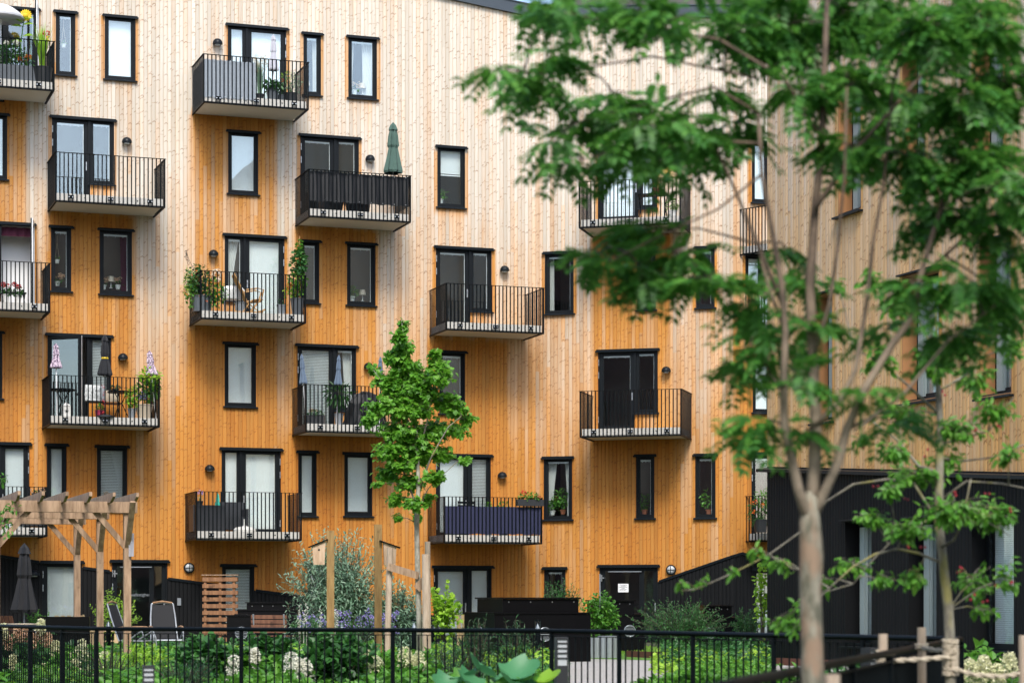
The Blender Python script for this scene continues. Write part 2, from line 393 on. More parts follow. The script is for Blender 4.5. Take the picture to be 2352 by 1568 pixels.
def curtain(mb, x0, x1, z0, z1, y, gather=0.0, n=28, side=0):
    vs = []; fs = []
    for j in range(9):
        t = j / 8; z = z1 + (z0 - z1) * t
        for i in range(n + 1):
            f = i / n; x = x0 + (x1 - x0) * f
            if side: # gathered to one side lower down
                piv = x0 if side < 0 else x1; x = piv + (x - piv) * (1 - gather * math.sin(t * PI * .5))
            vs.append((x, y + .02 * math.sin(f * n * 1.1 + t), z))
    for j in range(8):
        for i in range(n): a = j * (n + 1) + i; fs.append((a, a + 1, a + n + 2, a + n + 1))
    mb.add(vs, fs)

def window(F, root, x0, y0, x1, y1, blind='raised', door=None, hood=True, hoodx=None, sill=True, deep=0, cl=None, cr=None, name=None, label=None, glass=True, part=None, lshare=False, rshare=False, matf=None, openleaf=None):
    """x0..x1, y0..y1 in photo pixels (outer frame, heights read at its middle)."""
    k0, _ = F.hit(x0); k1, _ = F.hit(x1); xm = (x0 + x1) / 2
    z1 = F.z(xm, y0); z0 = F.z(xm, y1) if y1 is not None else 0.02
    openings[id(F)].append((k0, k1, z0, z1))
    W = k1 - k0; H = z1 - z0; fr = matf or FRM
    mb = MB(); D = .11 + deep; e = .035; c = .062 if not door else .09
    ol = 0.0 if lshare else .012
    # outer lining ring
    for a in ((0, e, 0, H), (W - e, W, 0, H)): mb.box(a[0], a[1], -.008, D, a[2], a[3])
    mb.box(e, W - e, -.008, D, H - e, H); mb.box(e, W - e, -.008, D, 0, e)
    cy0, cy1 = .035 + deep, .095 + deep
    if openleaf is None:
        bb = c * (1.6 if door else 1.0)
        mb.box(e, e + c, cy0, cy1, e, H - e); mb.box(W - e - c, W - e, cy0, cy1, e, H - e)
        mb.box(e + c, W - e - c, cy0, cy1, H - e - c, H - e); mb.box(e + c, W - e - c, cy0, cy1, e, e + bb)
        # glazing bead, a thin step inside the casement
        g = .018
        for a in ((e + c, e + c + g, e + bb, H - e - c), (W - e - c - g, W - e - c, e + bb, H - e - c)): mb.box(a[0], a[1], cy0 + .015, cy1, a[2], a[3])
    else: bb = c
    nm = name or ('balcony_door' if door else 'window')
    o = mb.build(nm, fr, root); fplace(o, F, root, k0, z0)
    if label: o['label'] = label
    gx0, gx1, gz0, gz1 = e + c, W - e - c, e + bb, H - e - c
    if openleaf is None:
        m = MB(); m.box(gx0 - .01, gx1 + .01, cy0 + .026, cy0 + .032, gz0 - .01, gz1 + .01); m.build('pane', GLASS, o)
        if door in ('L', 'R'):
            hx = W - e - c / 2 if door == 'L' else e + c / 2
            m = MB(); m.box(hx - .015, hx + .015, cy0 - .02, cy0, 1.0 + min(0, H - 2.4) * .3 - .08, 1.0 + .10); m.box(hx - .012, hx + .012, cy0 - .055, cy0 - .021, 1.02, 1.05); m.build('handle', STEEL, o)
            hx = e * .5 if door == 'L' else W - e * .5
            for hz in (H - .32, H - .58 - .1, .35):
                m = MB(); m.path([(hx, -.014, hz - .09), (hx, -.014, hz - .005)], .014, 6); m.path([(hx, -.014, hz + .005), (hx, -.014, hz + .09)], .014, 6); m.build('hinge', STEEL, o)
    if hood:
        a, b = hoodx if hoodx else (k0, k1)
        a -= k0; b -= k0
        m = MB(); m.box(a - .075, b + .075, -.075, -.002, H + .002, H + .012); m.box(a - .075, b + .075, -.085, -.075, H - .035, H + .012); m.box(a - .055, b + .055, -.035, -.002, H + .012, H + .05)
        m.build('hood', HOOD, o)
    if sill:
        m = MB(); y = -.075
        m.add([(-.05, y, -.03), (W + .05, y, -.03), (W + .05, -.012, .0), (-.05, -.012, .0), (-.05, y, -.055), (W + .05, y, -.055), (W + .05, -.012, -.045), (-.05, -.012, -.045)],
              [(0, 1, 2, 3), (4, 7, 6, 5), (0, 4, 5, 1), (1, 5, 6, 2), (0, 3, 7, 4)])
        m.build('sill', HOOD, o)
    by = cy1 + .05
    if blind in ('full', 'grey', 'half', 'most'):
        zb = {'full': gz0, 'grey': gz0, 'half': gz0 + (gz1 - gz0) * .56, 'most': gz0 + (gz1 - gz0) * .08}[blind]
        m = MB(); slats(m, gx0 - .03, gx1 + .03, zb, gz1, by); m.box(gx0 - .03, gx1 + .03, by - .015, by + .015, gz1 - .01, gz1 + .03)
        if blind == 'half': m.box(gx0 - .03, gx1 + .03, by - .012, by + .012, zb - .03, zb)
        m.build('blind', BLIND if blind != 'grey' else BLINDG, o)
    elif blind == 'open':
        m = MB(); slats(m, gx0 - .02, gx1 + .02, gz0, gz1, by, pitch=.042, tilt=.12); m.build('blind', BLIND, o)
    elif blind == 'raised':
        m = MB(); m.box(gx0 + .01, gx1 - .01, cy1 - .02, cy1 + .01, gz1 - .055, gz1 - .012)
        for f in (.2, .5, .8): m.box(gx0 + (gx1 - gx0) * f - .006, gx0 + (gx1 - gx0) * f + .006, cy1 - .024, cy1 - .021, gz1 - .085, gz1 - .01)
        m.build('raised_blind', WHITE, o)
        m = MB(); m.box(gx1 - .03, gx1 - .012, cy1 - .02, cy1 + .0, gz0, gz1 - .06); m.build('blind_cord_rail', WHITE, o)
    if cl:
        m = MB(); curtain(m, gx0, gx0 + (gx1 - gx0) * cl[0], gz0, gz1, by + .06, cl[1], side=-1); m.build('curtain', cl[2] if len(cl) > 2 else CURT, o, smooth=True)
    if cr:
        m = MB(); curtain(m, gx1 - (gx1 - gx0) * cr[0], gx1, gz0, gz1, by + .06, cr[1], side=1); m.build('curtain', cr[2] if len(cr) > 2 else CURT, o, smooth=True)
    if openleaf == 2:
        m = MB(); curtain(m, .05, W - .05, H - .30, H - .06, by + .02, n=20); m.build('valance', CURTR, o, smooth=True)
        m = MB(); m.box(-1.2, W + .3, .75, .78, -.1, H + .3); m.build('room_wall', WHITE, o)
    return o, k0, k1, z0, z1

def pair(F, root, x0, xm, x1, y0, ydoor, ywin, side='L', bd='raised', bw='raised', **kw):
    """balcony door plus side window sharing one hood; side = where the door is."""
    ka, kb = F.hit(x0)[0], F.hit(x1)[0]
    dk = dict(kw.get('dk', {})); wk = dict(kw.get('wk', {})); bd = dk.pop('blind', bd); bw = wk.pop('blind', bw)
    # keep both tops at one height
    zt = F.z((x0 + x1) / 2, y0)
    def yy(xa, xb): 
        c = (xa + xb) / 2; return HY - (zt - EYE) * FPX / F.hit(c)[1]
    if side == 'L':
        d = window(F, root, x0, yy(x0, xm), xm, ydoor, bd, door='L', hoodx=(ka, kb), sill=False, **dk)
        wn = window(F, root, xm, yy(xm, x1), x1, ywin, bw, hood=False, **wk)
    else:
        d = window(F, root, xm, yy(xm, x1), x1, ydoor, bd, door='R', hoodx=(ka, kb), sill=False, **dk)
        wn = window(F, root, x0, yy(x0, xm), xm, ywin, bw, hood=False, **wk)
    return d, wn

# --- facade A windows (photo pixels)
window(A, bld, -14, 264, 16.5, 411, 'full')
window(A, bld, 128, 29, 173, 172, 'raised', label='narrow window with a pot hanging inside')
window(A, bld, 240.5, 39.5, 311, 183, 'full')
window(A, bld, 697, 79, 737, 218, 'raised', cr=(.35, .2))
window(A, bld, 800, 87.5, 865.5, 226, 'raised', cr=(.45, .1), cl=(.2, .5))
window(A, bld, 524, 304, 593, 445, 'full')
window(A, bld, 1004.5, 339, 1068, 476, 'half')
window(A, bld, 117, 522, 163.5, 668, 'raised')
window(A, bld, 229, 529, 303, 675.5, 'raised', cr=(.3, .2, CURTR))
window(A, bld, 516, 789.5, 588, 933, 'full')
window(A, bld, -22, 764, 5, 914, 'raised')
window(A, bld, 691, 555, 733, 695, 'raised')
window(A, bld, 797, 560.5, 862, 700.5, 'raised')
window(A, bld, 1009, 809, 1068, 949, 'raised')
window(A, bld, 107.6, 1022, 152.5, 1168, 'full')
window(A, bld, 222.5, 1026, 292, 1170, 'open', cr=(.5, .75))
window(A, bld, 685, 1038, 727, 1184, 'full')
window(A, bld, 791, 1042, 855, 1184, 'full')
pair(A, bld, -75, 10, 87, 17, 232, 205, 'L', dk=dict(openleaf=1, blind=None))
pair(A, bld, 523, 567, 657.5, 63, 248, 215, 'R', 'full', 'full')
pair(A, bld, 119, 205, 262, 273.5, 464, 423, 'L')
pair(A, bld, 690, 770, 824, 315, 502, 460, 'L')
pair(A, bld, -62, 0, 77, 513, 714, 670, 'R', dk=dict(openleaf=2, blind=None))
pair(A, bld, 516, 562, 653, 543, 737, 690, 'R', 'full', 'raised', wk=dict(cl=(.9, .5)))
pair(A, bld, 109, 203, 255, 771, 972, 909, 'L', 'open', 'open', dk=dict(openleaf=1, blind=None))
pair(A, bld, 1001, 1080, 1129, 571, 752, 715, 'L')
pair(A, bld, 683, 768, 818, 795, 990, 943, 'L', 'open', 'raised', wk=dict(cr=(.6, .3)))
pair(A, bld, -68, 0, 67, 1018.5, 1230, 1180, 'R', 'full', 'full')
pair(A, bld, 509, 554, 644.5, 1032, 1230, 1180, 'R', 'full', 'full')
pair(A, bld, 1001, 1077, 1127, 1046, 1237, 1190, 'L', 'full', 'open')
# ground floor of A
window(A, bld, 97, 1291, 188, None, 'grey', door='L', sill=False)
o = window(A, bld, 257, 1289, 384, None, 'none', door='L', sill=False, name='entrance_door', label='glazed entrance door with faint grey lettering'); ENT1 = o
window(A, bld, 510, 1298.5, 584, 1440, 'open')
window(A, bld, 706, 1296, 790, 1450, 'open')
pair(A, bld, 996, 1076, 1129, 1302, None, 1440, 'L', 'grey', 'grey')
# --- facade B
pair(B, bld, 1374, 1467, 1507, 339, 511, 478, 'L', 'full', 'full')
window(B, bld, 1251.5, 581, 1317.5, 720, 'raised', cl=(.2, 0))
window(B, bld, 1463.5, 571, 1506, 711, 'raised')
window(B, bld, 1599, 569, 1641.6, 706, 'raised')
pair(B, bld, 1374, 1458, 1510.5, 805, 991, 947.6, 'L')
window(B, bld, 1249, 1051.5, 1314, 1192, 'raised', cl=(.4, .5), cr=(.25, .4))
window(B, bld, 1461, 1046.5, 1503, 1189, 'raised')
window(B, bld, 1597, 1045, 1643.5, 1188, 'raised')
window(B, bld, 1250, 1305, 1299, 1400, 'raised')
ENT2 = window(B, bld, 1377, 1300, 1511, None, 'none', door='L', sill=False, name='entrance_door', label='glazed entrance door with a white notice taped on')
# --- facade C
window(C, bld, 1727, 327, 1766, 465, 'full')
window(C, bld, 1712, 586, 1752, 660, 'full'); window(C, bld, 1738, 668, 1790, 757, 'full')
window(C, bld, 1729, 829, 1772, 947, 'full')
window(C, bld, 1726, 1042, 1790, 1240, 'raised', door='L', cl=(1, 0, CURTR), sill=False)
window(C, bld, 1731, 1308, 1800, 1470, 'grey', sill=False)

# entrance extras: light bar, transom, mullion
for (o, k0, k1, z0, z1), tx in ((ENT1, 'Sveafastigheter'), (ENT2, 'Svea fastigheter')):
    W, H = k1 - k0, z1 - z0
    m = MB(); m.box(W * .15, W * .72, -.02, .03, H - .16, H - .135); m.build('door_closer', ALU, o)
    m = MB(); m.box(W * .68, W * .76, .028, .1, .04, H - .04); m.build('mullion', FRM, o)
    m = MB(); m.box(.02, .14, -.05, -.01, H - .34, H - .31); m.box(.055, .085, -.05, -.01, H - .42, H - .24); m.build('hinge', STEEL, o)
    fc = bpy.data.curves.new('lettering', 'FONT'); fc.body = tx; fc.size = .12 if o is ENT1[0] else .11; fc.extrude = .001
    fo = bpy.data.objects.new('lettering', fc); col.objects.link(fo); dg = bpy.context.evaluated_depsgraph_get(); dg.update()
    me = bpy.data.meshes.new_from_object(fo.evaluated_get(dg)); bpy.data.objects.remove(fo)
    lo = bpy.data.objects.new('lettering', me); col.objects.link(lo); me.materials.clear(); me.materials.append(ALU if o is ENT1[0] else FRM); lo.parent = o
    lo.rotation_euler = (PI / 2, 0, 0); lo.location = (.42, .055, H - .93 if o is ENT1[0] else H - 1.12)
o, k0, k1, z0, z1 = ENT2
H = z1 - z0
nt_ = MB(); nt_.box(0, .30, -.003, 0, 0, .24); no = nt_.build('paper_notice', WHITE, None)
p_ = B.pt(k0 + .53, -.052, z1 - .73); no.location = p_; no.rotation_euler = (0, 0, B.th)
tag(no, 'white printed paper notice taped to the glass of the entrance door', 'notice')
m = MB()
for i, (a, b) in enumerate(((.04, .26), (.09, .21), (.05, .25), (.03, .27), (.10, .2), (.05, .25), (.04, .22))): m.box(a, b, -.0045, -.0032, .20 - i * .024, .208 - i * .024)
m.build('printed_lines', C_BLACK, no)

# --- walls
def interp(pts):
    def f(k):
        if k <= pts[0][0]: a, b = pts[0], pts[1]
        elif k >= pts[-1][0]: a, b = pts[-2], pts[-1]
        else:
            for a, b in zip(pts, pts[1:]):
                if a[0] <= k <= b[0]: break
        return a[1] + (b[1] - a[1]) * (k - a[0]) / (b[0] - a[0])
    return f
def line_fn(F, pts): return interp([(F.hit(x)[0], F.z(x, y)) for x, y in pts])

def wall(F, root, ka, kb, lo, hi, material, wf, name, rows=.3, groove=.010, step=True):
    ks = set()
    i0, i1 = int(math.floor(ka / BW)), int(math.ceil(kb / BW))
    prof = {}
    for i in range(i0, i1 + 1):
        for off, dd in ((0.0, -groove), (.010, 0), (.054, .003), (.098, 0)):
            k = i * BW + off
            if ka < k < kb: ks.add(round(k, 4)); prof[round(k, 4)] = dd
    ops = openings[id(F)]
    for a, b, _, _ in ops:
        for k in (a, b):
            if ka < k < kb: ks.add(round(k, 4)); prof.setdefault(round(k, 4), 0)
    for k in (ka, kb): ks.add(round(k, 4)); prof[round(k, 4)] = 0
    ks = sorted(ks)
    zs = set(); zmax = max(hi(ka), hi(kb)) + .5; z = 0
    while z < zmax: zs.add(round(z, 3)); z += rows
    for a, b, c, d in ops: zs.add(round(c, 3)); zs.add(round(d, 3))
    zs = sorted(zs)
    mb = MB(); mb.uv = []; mb.at = []
    idx = {}
    def vert(k, z):
        key = (k, round(z, 4))
        if key not in idx:
            idx[key] = len(mb.v); mb.v.append((k, -prof[k], z)); mb.uv.append((k + .0001 + 50 * BW, z)); mb.at.append(wf(k, z))
        return idx[key]
    for k0, k1 in zip(ks, ks[1:]):
        if k1 - k0 < 1e-4: continue
        l0, l1, h0, h1 = lo(k0), lo(k1), hi(k0), hi(k1)
        if h0 - l0 < .02 and h1 - l1 < .02: continue
        mid = [z for z in zs if z > max(l0, l1) + .004 and z < min(h0, h1) - .004]
        L = [l0] + mid + [h0]; Rr = [l1] + mid + [h1]
        kc = (k0 + k1) / 2
        for j in range(len(L) - 1):
            zc = (L[j] + L[j + 1] + Rr[j] + Rr[j + 1]) / 4
            if any(a < kc < b and c < zc < d for a, b, c, d in ops): continue
            mb.f.append((vert(k0, L[j]), vert(k1, Rr[j]), vert(k1, Rr[j + 1]), vert(k0, L[j + 1])))
    o = mb.build(name, material, root); fplace(o, F, root); return o

# shelter map: balconies keep rain off the boards below them, which stay orange
BALC = {}   # filled by balcony list: face -> (ka, kb, zbottom)
D_B = 1.6
bal_px = {
 'A': [(-122, None, 125, 95.6, 208), (468, 124.6, 707.7, 145, 234.6), (127, 348.6, 379, 365.8, 463), (708.6, 388.8, 944, 403.7, 497.6), (-130, None, 115, 604, 717),
       (459.7, 620.5, 703.4, 633, 732.6), (1023, 649.5, 1251, 661, 758), (113.7, 860, 366.8, 868.7, 975), (701, 881, 938, 890, 993), (-140, None, 108.7, 1117.7, 1234.7),
       (449.3, 1126, 694, 1131, 1241), (1017.5, 1137.7, 1247.8, 1141.5, 1248.7)],
 'B': [(1328.6, 418.2, 1564, 406.5, 524.4), (1329.9, 896.9, 1567, 892, 1006)]}
bal = []
for fn, lst in bal_px.items():
    F = A if fn == 'A' else B
    for (xl, yl, xr, yr, yb) in lst:
        kb = F.hit(xr, D_B)[0]; ka = F.hit(xl, D_B)[0]
        W = 2.86; c = (ka + kb) / 2
        if xl < 0: ka = kb - W
        else: ka, kb = c - W / 2, c + W / 2
        xx, yref = (xr, yr) if yl is None else (xl, yl)
        zt = F.z(xx, yref, D_B); zb = F.z(xx, yb, D_B)
        zb = zt - 1.29
        if yl is not None: zb = ((zt - 1.29) + F.z(xl, yb, D_B)) / 2
        bal.append(dict(F=F, ka=ka, kb=kb, z=zb)); BALC.setdefault(id(F), []).append((ka, kb, zb))
BALC[id(C)] = []; BALC[id(RF)] = []
def sstep(a, b, x):
    t = min(1, max(0, (x - a) / (b - a))); return t * t * (3 - 2 * t)
def weather(F, g0=15.0, g1=.5, hw=.78):
    winds = openings[id(F)]
    def f(k, z):
        base = .0 + hw * (1 - sstep(g1, g0, z)) ** .9
        s = 0
        for a, b, zb in BALC[id(F)]:
            d = zb - z
            if d > -.05:
                e = sstep(a - .15, a + .15, k) * (1 - sstep(b - .75, b - .35, k))
                s = max(s, e * (.42 + .35 * math.exp(-d / 1.2)) * math.exp(-max(0, d - 1.5) / 9))
        for a, b, c, d in winds:
            q = c - z
            if 0 <= q < 1.6 and a < k < b: s = max(s, .22 * math.exp(-q / .5))
            if a - .09 < k < b + .09 and c - .05 < z < d: s = max(s, .45)
        return min(1.12, base + s * (1.12 - base * .85))
    return f
roofA = line_fn(A, [(-60, -238), (1049, -3), (1230, 41)]); roofB = line_fn(B, [(1230, 41), (1684, 40)]); roofC = line_fn(C, [(1684, 40), (1764, 41)])
plA = line_fn(A, [(-200, 1250), (0, 1276), (98, 1291), (468, 1339), (653, 1365), (1229, 1444)])
plB = line_fn(B, [(1230, 1478), (1440, 1478), (1510, 1336), (1684, 1276)])
plC = line_fn(C, [(1684, 1276), (1705, 1270), (1764, 1289)])
zero = lambda k: 0.0
KA0 = A.hit(-60)[0] - 1.5; KC1 = C.hit(1764)[0] + 4.5
wall(A, bld, KA0, 0, plA, roofA, WOOD, weather(A), 'timber_wall')
wall(A, bld, KA0, 0, zero, plA, BLACKW, lambda k, z: 0, 'black_plinth')
wall(B, bld, 0, SB, plB, roofB, WOOD, weather(B, hw=.64), 'timber_wall')
wall(B, bld, 0, SB, zero, plB, BLACKW, lambda k, z: 0, 'black_plinth')
wall(C, bld, 0, KC1, plC, roofC, WOOD, weather(C, 16, 3), 'timber_wall')
wall(C, bld, 0, KC1, zero, plC, BLACKW, lambda k, z: 0, 'black_plinth')
# plinth flashing strips
def strip(F, root, pts, name='flashing', h=.07, d=.035, mt=HOOD):
    m = MB(); pp = [(F.hit(x)[0], F.z(x, y)) for x, y in pts]
    for (k0, a), (k1, b) in zip(pp, pp[1:]):
        m.add([(k0, .0, a - h / 2), (k1, .0, b - h / 2), (k1, 0, b + h / 2), (k0, 0, a + h / 2), (k0, -d, a - h / 2), (k1, -d, b - h / 2), (k1, -d, b + h / 2), (k0, -d, a + h / 2)],
              [(4, 5, 6, 7), (3, 7, 6, 2), (0, 1, 5, 4), (0, 4, 7, 3), (1, 2, 6, 5)])
    o = m.build(name, mt, root); fplace(o, F, root); return o
strip(A, bld, [(-60, 1268), (0, 1276), (90, 1290)]); strip(A, bld, [(190, 1303), (252, 1311)]); strip(A, bld, [(386, 1328), (507, 1344)]); strip(A, bld, [(587, 1355), (700, 1370)])
strip(B, bld, [(1513, 1335), (1684, 1276)]); strip(C, bld, [(1684, 1276), (1705, 1270), (1764, 1289)])
# roof edge trim and roof
def world_poly(root, name, mt, vs, fs):
    m = MB(); m.add([Vector(v) - Vector(root.location) for v in vs], fs); return m.build(name, mt, root)
def rooftrim(F, ka, kb, zf, h=.30, over=.10):
    m = MB(); a, b = zf(ka), zf(kb); 
    for (y0, y1, l0, h0) in ((-over, .05, -.02, h), (-over - .03, .3, h + .002, h + .03)):
        m.add([(ka, y0, a + l0), (kb, y0, b + l0), (kb, y0, b + h0), (ka, y0, a + h0), (ka, y1, a + l0), (kb, y1, b + l0), (kb, y1, b + h0), (ka, y1, a + h0)],
              [(0, 1, 2, 3), (4, 7, 6, 5), (0, 4, 5, 1), (3, 2, 6, 7), (0, 3, 7, 4), (1, 5, 6, 2)])
    n = int((kb - ka) / 1.9)
    for i in range(1, n):
        k = ka + (kb - ka) * i / n; z = zf(k); m.box(k - .008, k + .008, -over - .008, -over - .001, z, z + h - .005)
    o = m.build('roof_trim', ZINC, bld); fplace(o, F, bld)
rooftrim(A, KA0, -.0, roofA); rooftrim(B, .0, SB, roofB); rooftrim(C, 0, KC1, roofC)
pa = A.pt(KA0, 0, 0); pb = A.o; pc = C.o; pd = C.pt(KC1, 0, 0)
def ring(z): return None
zz = [roofA(KA0), roofA(0), roofC(0), roofC(KC1)]
pts = [(pa.x, pa.y), (pb.x, pb.y), (pc.x, pc.y), (pd.x, pd.y)]
back = [(pa.x, 78), (pb.x, 78), (pc.x, 78), (pd.x, 78)]
vs = [(x, y, z + .05) for (x, y), z in zip(pts, zz)] + [(x, y, z + .05) for (x, y), z in zip(back, zz)]
world_poly(bld, 'roof', ZINC, vs, [(0, 1, 5, 4), (1, 2, 6, 5), (2, 3, 7, 6)])
vs = [(pa.x, pa.y, 0), (pa.x, 78, 0), (pd.x, 78, 0), (pd.x, pd.y, 0), (pa.x, pa.y, zz[0]), (pa.x, 78, zz[0]), (pd.x, 78, zz[3]), (pd.x, pd.y, zz[3])]
world_poly(bld, 'rear_wall', BLACKW, vs, [(0, 1, 5, 4), (1, 2, 6, 5), (2, 3, 7, 6)])
# rooms behind the windows: back wall and floors
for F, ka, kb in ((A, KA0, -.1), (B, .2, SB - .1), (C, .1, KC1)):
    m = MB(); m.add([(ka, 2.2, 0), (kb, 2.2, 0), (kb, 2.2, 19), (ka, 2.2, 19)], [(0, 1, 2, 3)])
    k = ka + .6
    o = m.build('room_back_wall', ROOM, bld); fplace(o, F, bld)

# --- balconies: one master, the rest copies
def balcony_master():
    W, D = 2.86, D_B
    m = MB(); m.box(.05, W - .05, -D + .06, -.012, .06, .24)
    o = m.build('balcony', CONC, bld)
    m = MB(); m.box(.07, W - .07, -D + .09, -.014, .035, .058); m.build('soffit', UNDER, o)
    m = MB()
    # lower edge angle
    m.box(0, W, -D - .02, -D + .055, .0, .03); m.box(0, .05, -D + .055, -.01, .0, .03); m.box(W - .05, W, -D + .055, -.01, .0, .03)
    m.build('edge_frame', BLK, o)
    m = MB()
    T = 1.29
    m.box(-.02, W + .02, -D - .035, -D + .025, T - .012, T); m.box(-.02, .03, -D + .026, -.03, T - .012, T); m.box(W - .03, W + .02, -D + .026, -.03, T - .012, T)
    n = 27
    for i in range(n):
        x = .0 + (W - .022) * i / (n - 1); m.box(x - .002, x + .025, -D - .015, -D + .012, .03, T - .012)
    for sx in (0.0, W - .012):
        for i in range(1, 15):
            y = -D + (D - .06) * i / 14.2; m.box(sx, sx + .012, y - .017, y + .017, .03, T - .012)
    m.box(-.006, .03, -D - .012, -D + .03, .03, T - .013); m.box(W - .03, W + .006, -D - .012, -D + .03, .03, T - .013)
    m.build('railing', BLK, o)
    for fx in (.14, .5, .86):
        m = MB(); m.box(W * fx - .075, W * fx + .075, -D - .024, -D - .017, .09, .19); m.build('bracket', BLK, o)
        m = MB()
        for dx in (-.045, .045): m.lathe([(.0001, 0), (.016, 0), (.016, .012), (.0001, .014)], (0, 0, 0), 8); m.v[-32:] = [(x + W * fx + dx, -D - .024 - z, y + .14) for x, y, z in m.v[-32:]]
        m.build('bolt', STEEL, o)
    for fx in (.27, .75):
        m = MB(); m.lathe([(.0001, 0), (.018, 0), (.018, .004)], (0, 0, 0), 8); m.v = [(x + W * fx, -D + .059 - z, y + .15) for x, y, z in m.v]; m.build('drain_socket', BLK, o)
    return o
bm = balcony_master()
for i, b in enumerate(bal):
    o = bm if i == 0 else copy_tree(bm, bld)
    o.parent = bld; fplace(o, b['F'], bld, b['ka'], b['z']); b['o'] = o
# balconies on facade C with skewed sides
def skew_balcony(x_l, y_t, y_b, k_len=2.4, sk=.75):
    ka = C.hit(x_l)[0]; z1 = C.z(x_l, y_t); z0 = z1 - 1.29
    pts = [(ka, 0), (ka + sk, -1.5), (ka + sk + k_len, -1.5)]
    def bar(m, w, z, z2):
        for (a, b), (c, d) in zip(pts, pts[1:]): m.beam((a, b, (z + z2) / 2), (c, d, (z + z2) / 2), w, z2 - z)
    m = MB(); p = [(ka + .08, -.02), (ka + sk + .05, -1.44), (ka + sk + k_len, -1.44), (ka + sk + k_len, -.02)]
    m.add([(x, y, .06) for x, y in p] + [(x, y, .24) for x, y in p], [(3, 2, 1, 0), (4, 5, 6, 7), (0, 1, 5, 4), (1, 2, 6, 5), (2, 3, 7, 6), (3, 0, 4, 7)])
    o = m.build('balcony', CONC, bld); fplace(o, C, bld, 0, z0)
    m = MB(); bar(m, .05, 0, .03); bar(m, .05, 1.27, 1.29)
    for (a, b), (c, d) in zip(pts, pts[1:]):
        n = int(math.hypot(c - a, d - b) / .11)
        for i in range(n + 1):
            x, y = a + (c - a) * i / n, b + (d - b) * i / n; m.box(x - .012, x + .012, y - .012, y + .012, .03, 1.27)
    m.build('railing', BLK, o); return o
skew_balcony(1700, 481, 600); skew_balcony(1713, 657, 767); skew_balcony(1714, 1139, 1253)

# --- wall lamps
def dome_lamp(F, x, y, lit=False):
    k, Y = F.hit(x); z = F.z(x, y)
    m = MB(); r = .135
    prof = [(r * math.cos(t * PI / 16), r * math.sin(t * PI / 16) * 1.0) for t in range(0, 9)]
    m.lathe([(r, -.02)] + prof[:-1] + [(.001, r)], (0, -.10, 0), 20); m.box(-.05, .05, -.012, -.0, -.03, .08)
    o = m.build('dome_lamp', HOOD, bld, smooth=False); fplace(o, F, bld, k, z - .05)
    m = MB(); m.lathe([(.001, -.055), (.07, -.05), (.08, -.021), (.001, -.0205)], (0, -.10, 0), 14); m.build('lamp_glass', LAMPLIT if lit else LAMPW, o, smooth=True)
    if lit:
        L = bpy.data.lights.new('lamp_glow', 'POINT'); L.energy = 4; L.color = (1, .6, .22); L.shadow_soft_size = .05
        lo = bpy.data.objects.new('lamp_glow', L); col.objects.link(lo); lo.parent = o; lo.location = (0, -.12, -.12)
for x, y in ((498, 98), (290, 324), (848, 364), (488.7, 582), (281, 819), (1156.5, 618), (844.4, 840), (480, 1074), (1151, 1090)): dome_lamp(A, x, y)
dome_lamp(A, 78, 1315)
dome_lamp(B, 1531.7, 849); dome_lamp(B, 1533, 378, True)
def round_lamp(F, x, y):
    k, Y = F.hit(x); z = F.z(x, y)
    def disc(m, r, y0, y1, n=24):
        m.lathe([(.001, 0), (r, 0), (r, y1 - y0), (.001, y1 - y0)], (0, 0, 0), n); m.v = [(a, y0 + c, b) for a, b, c in m.v] if len(m.v) == 4 * n else m.v
    m = MB(); disc(m, .145, -.07, -.005)
    o = m.build('bulkhead_lamp', HOOD, bld); fplace(o, F, bld, k, z)
    m = MB(); m.lathe([(.115, 0), (.10, .03), (.06, .045), (.001, .05)], (0, 0, 0), 24); m.v = [(a, -.071 - c, b) for a, b, c in m.v]; m.build('lamp_glass', LAMPW, o, smooth=True)
    m = MB(); m.box(-.12, .12, -.13, -.122, -.008, .008); m.box(-.008, .008, -.131, -.123, -.12, .12); m.build('guard_cross', HOOD, o)
round_lamp(A, 433.5, 1303.5); round_lamp(B, 1542, 1308)
m = MB(); m.box(-.05, .05, -.04, 0, -.1, .1); o = m.build('door_intercom', ALU, bld); fplace(o, A, bld, A.hit(411)[0], A.z(411, 1381))
# open door leaves
def leaf_open(F, x, y0, y1, w, ang, white=True):
    k, Y = F.hit(x); z1 = F.z(x, y0); z0 = F.z(x, y1); H = z1 - z0
    m = MB()
    for a in ((0, .09, 0, H), (w - .09, w, 0, H), (.09, w - .09, 0, .14), (.09, w - .09, H - .09, H)): m.box(a[0], a[1], 0, .035, a[2], a[3])
    o = m.build('open_door_leaf', FRM, bld, loc=(0, 0, 0)); fplace(o, F, bld, k, z0, .01); o.rotation_euler = (0, 0, F.th + R(ang))
    m = MB()
    for a in ((0, .09, 0, H), (w - .09, w, 0, H), (.09, w - .09, 0, .14), (.09, w - .09, H - .09, H)): m.box(a[0], a[1], .036, .06, a[2], a[3])
    m.build('inner_frame', WHITE, o)
    m = MB(); m.box(.085, w - .085, .015, .022, .13, H - .085); m.build('pane', GLASS, o)
    return o
leaf_open(A, 84, 16, 232, .8, -100); leaf_open(A, 74, 513, 714, .85, -100); leaf_open(A, 111, 773, 972, .98, -38)

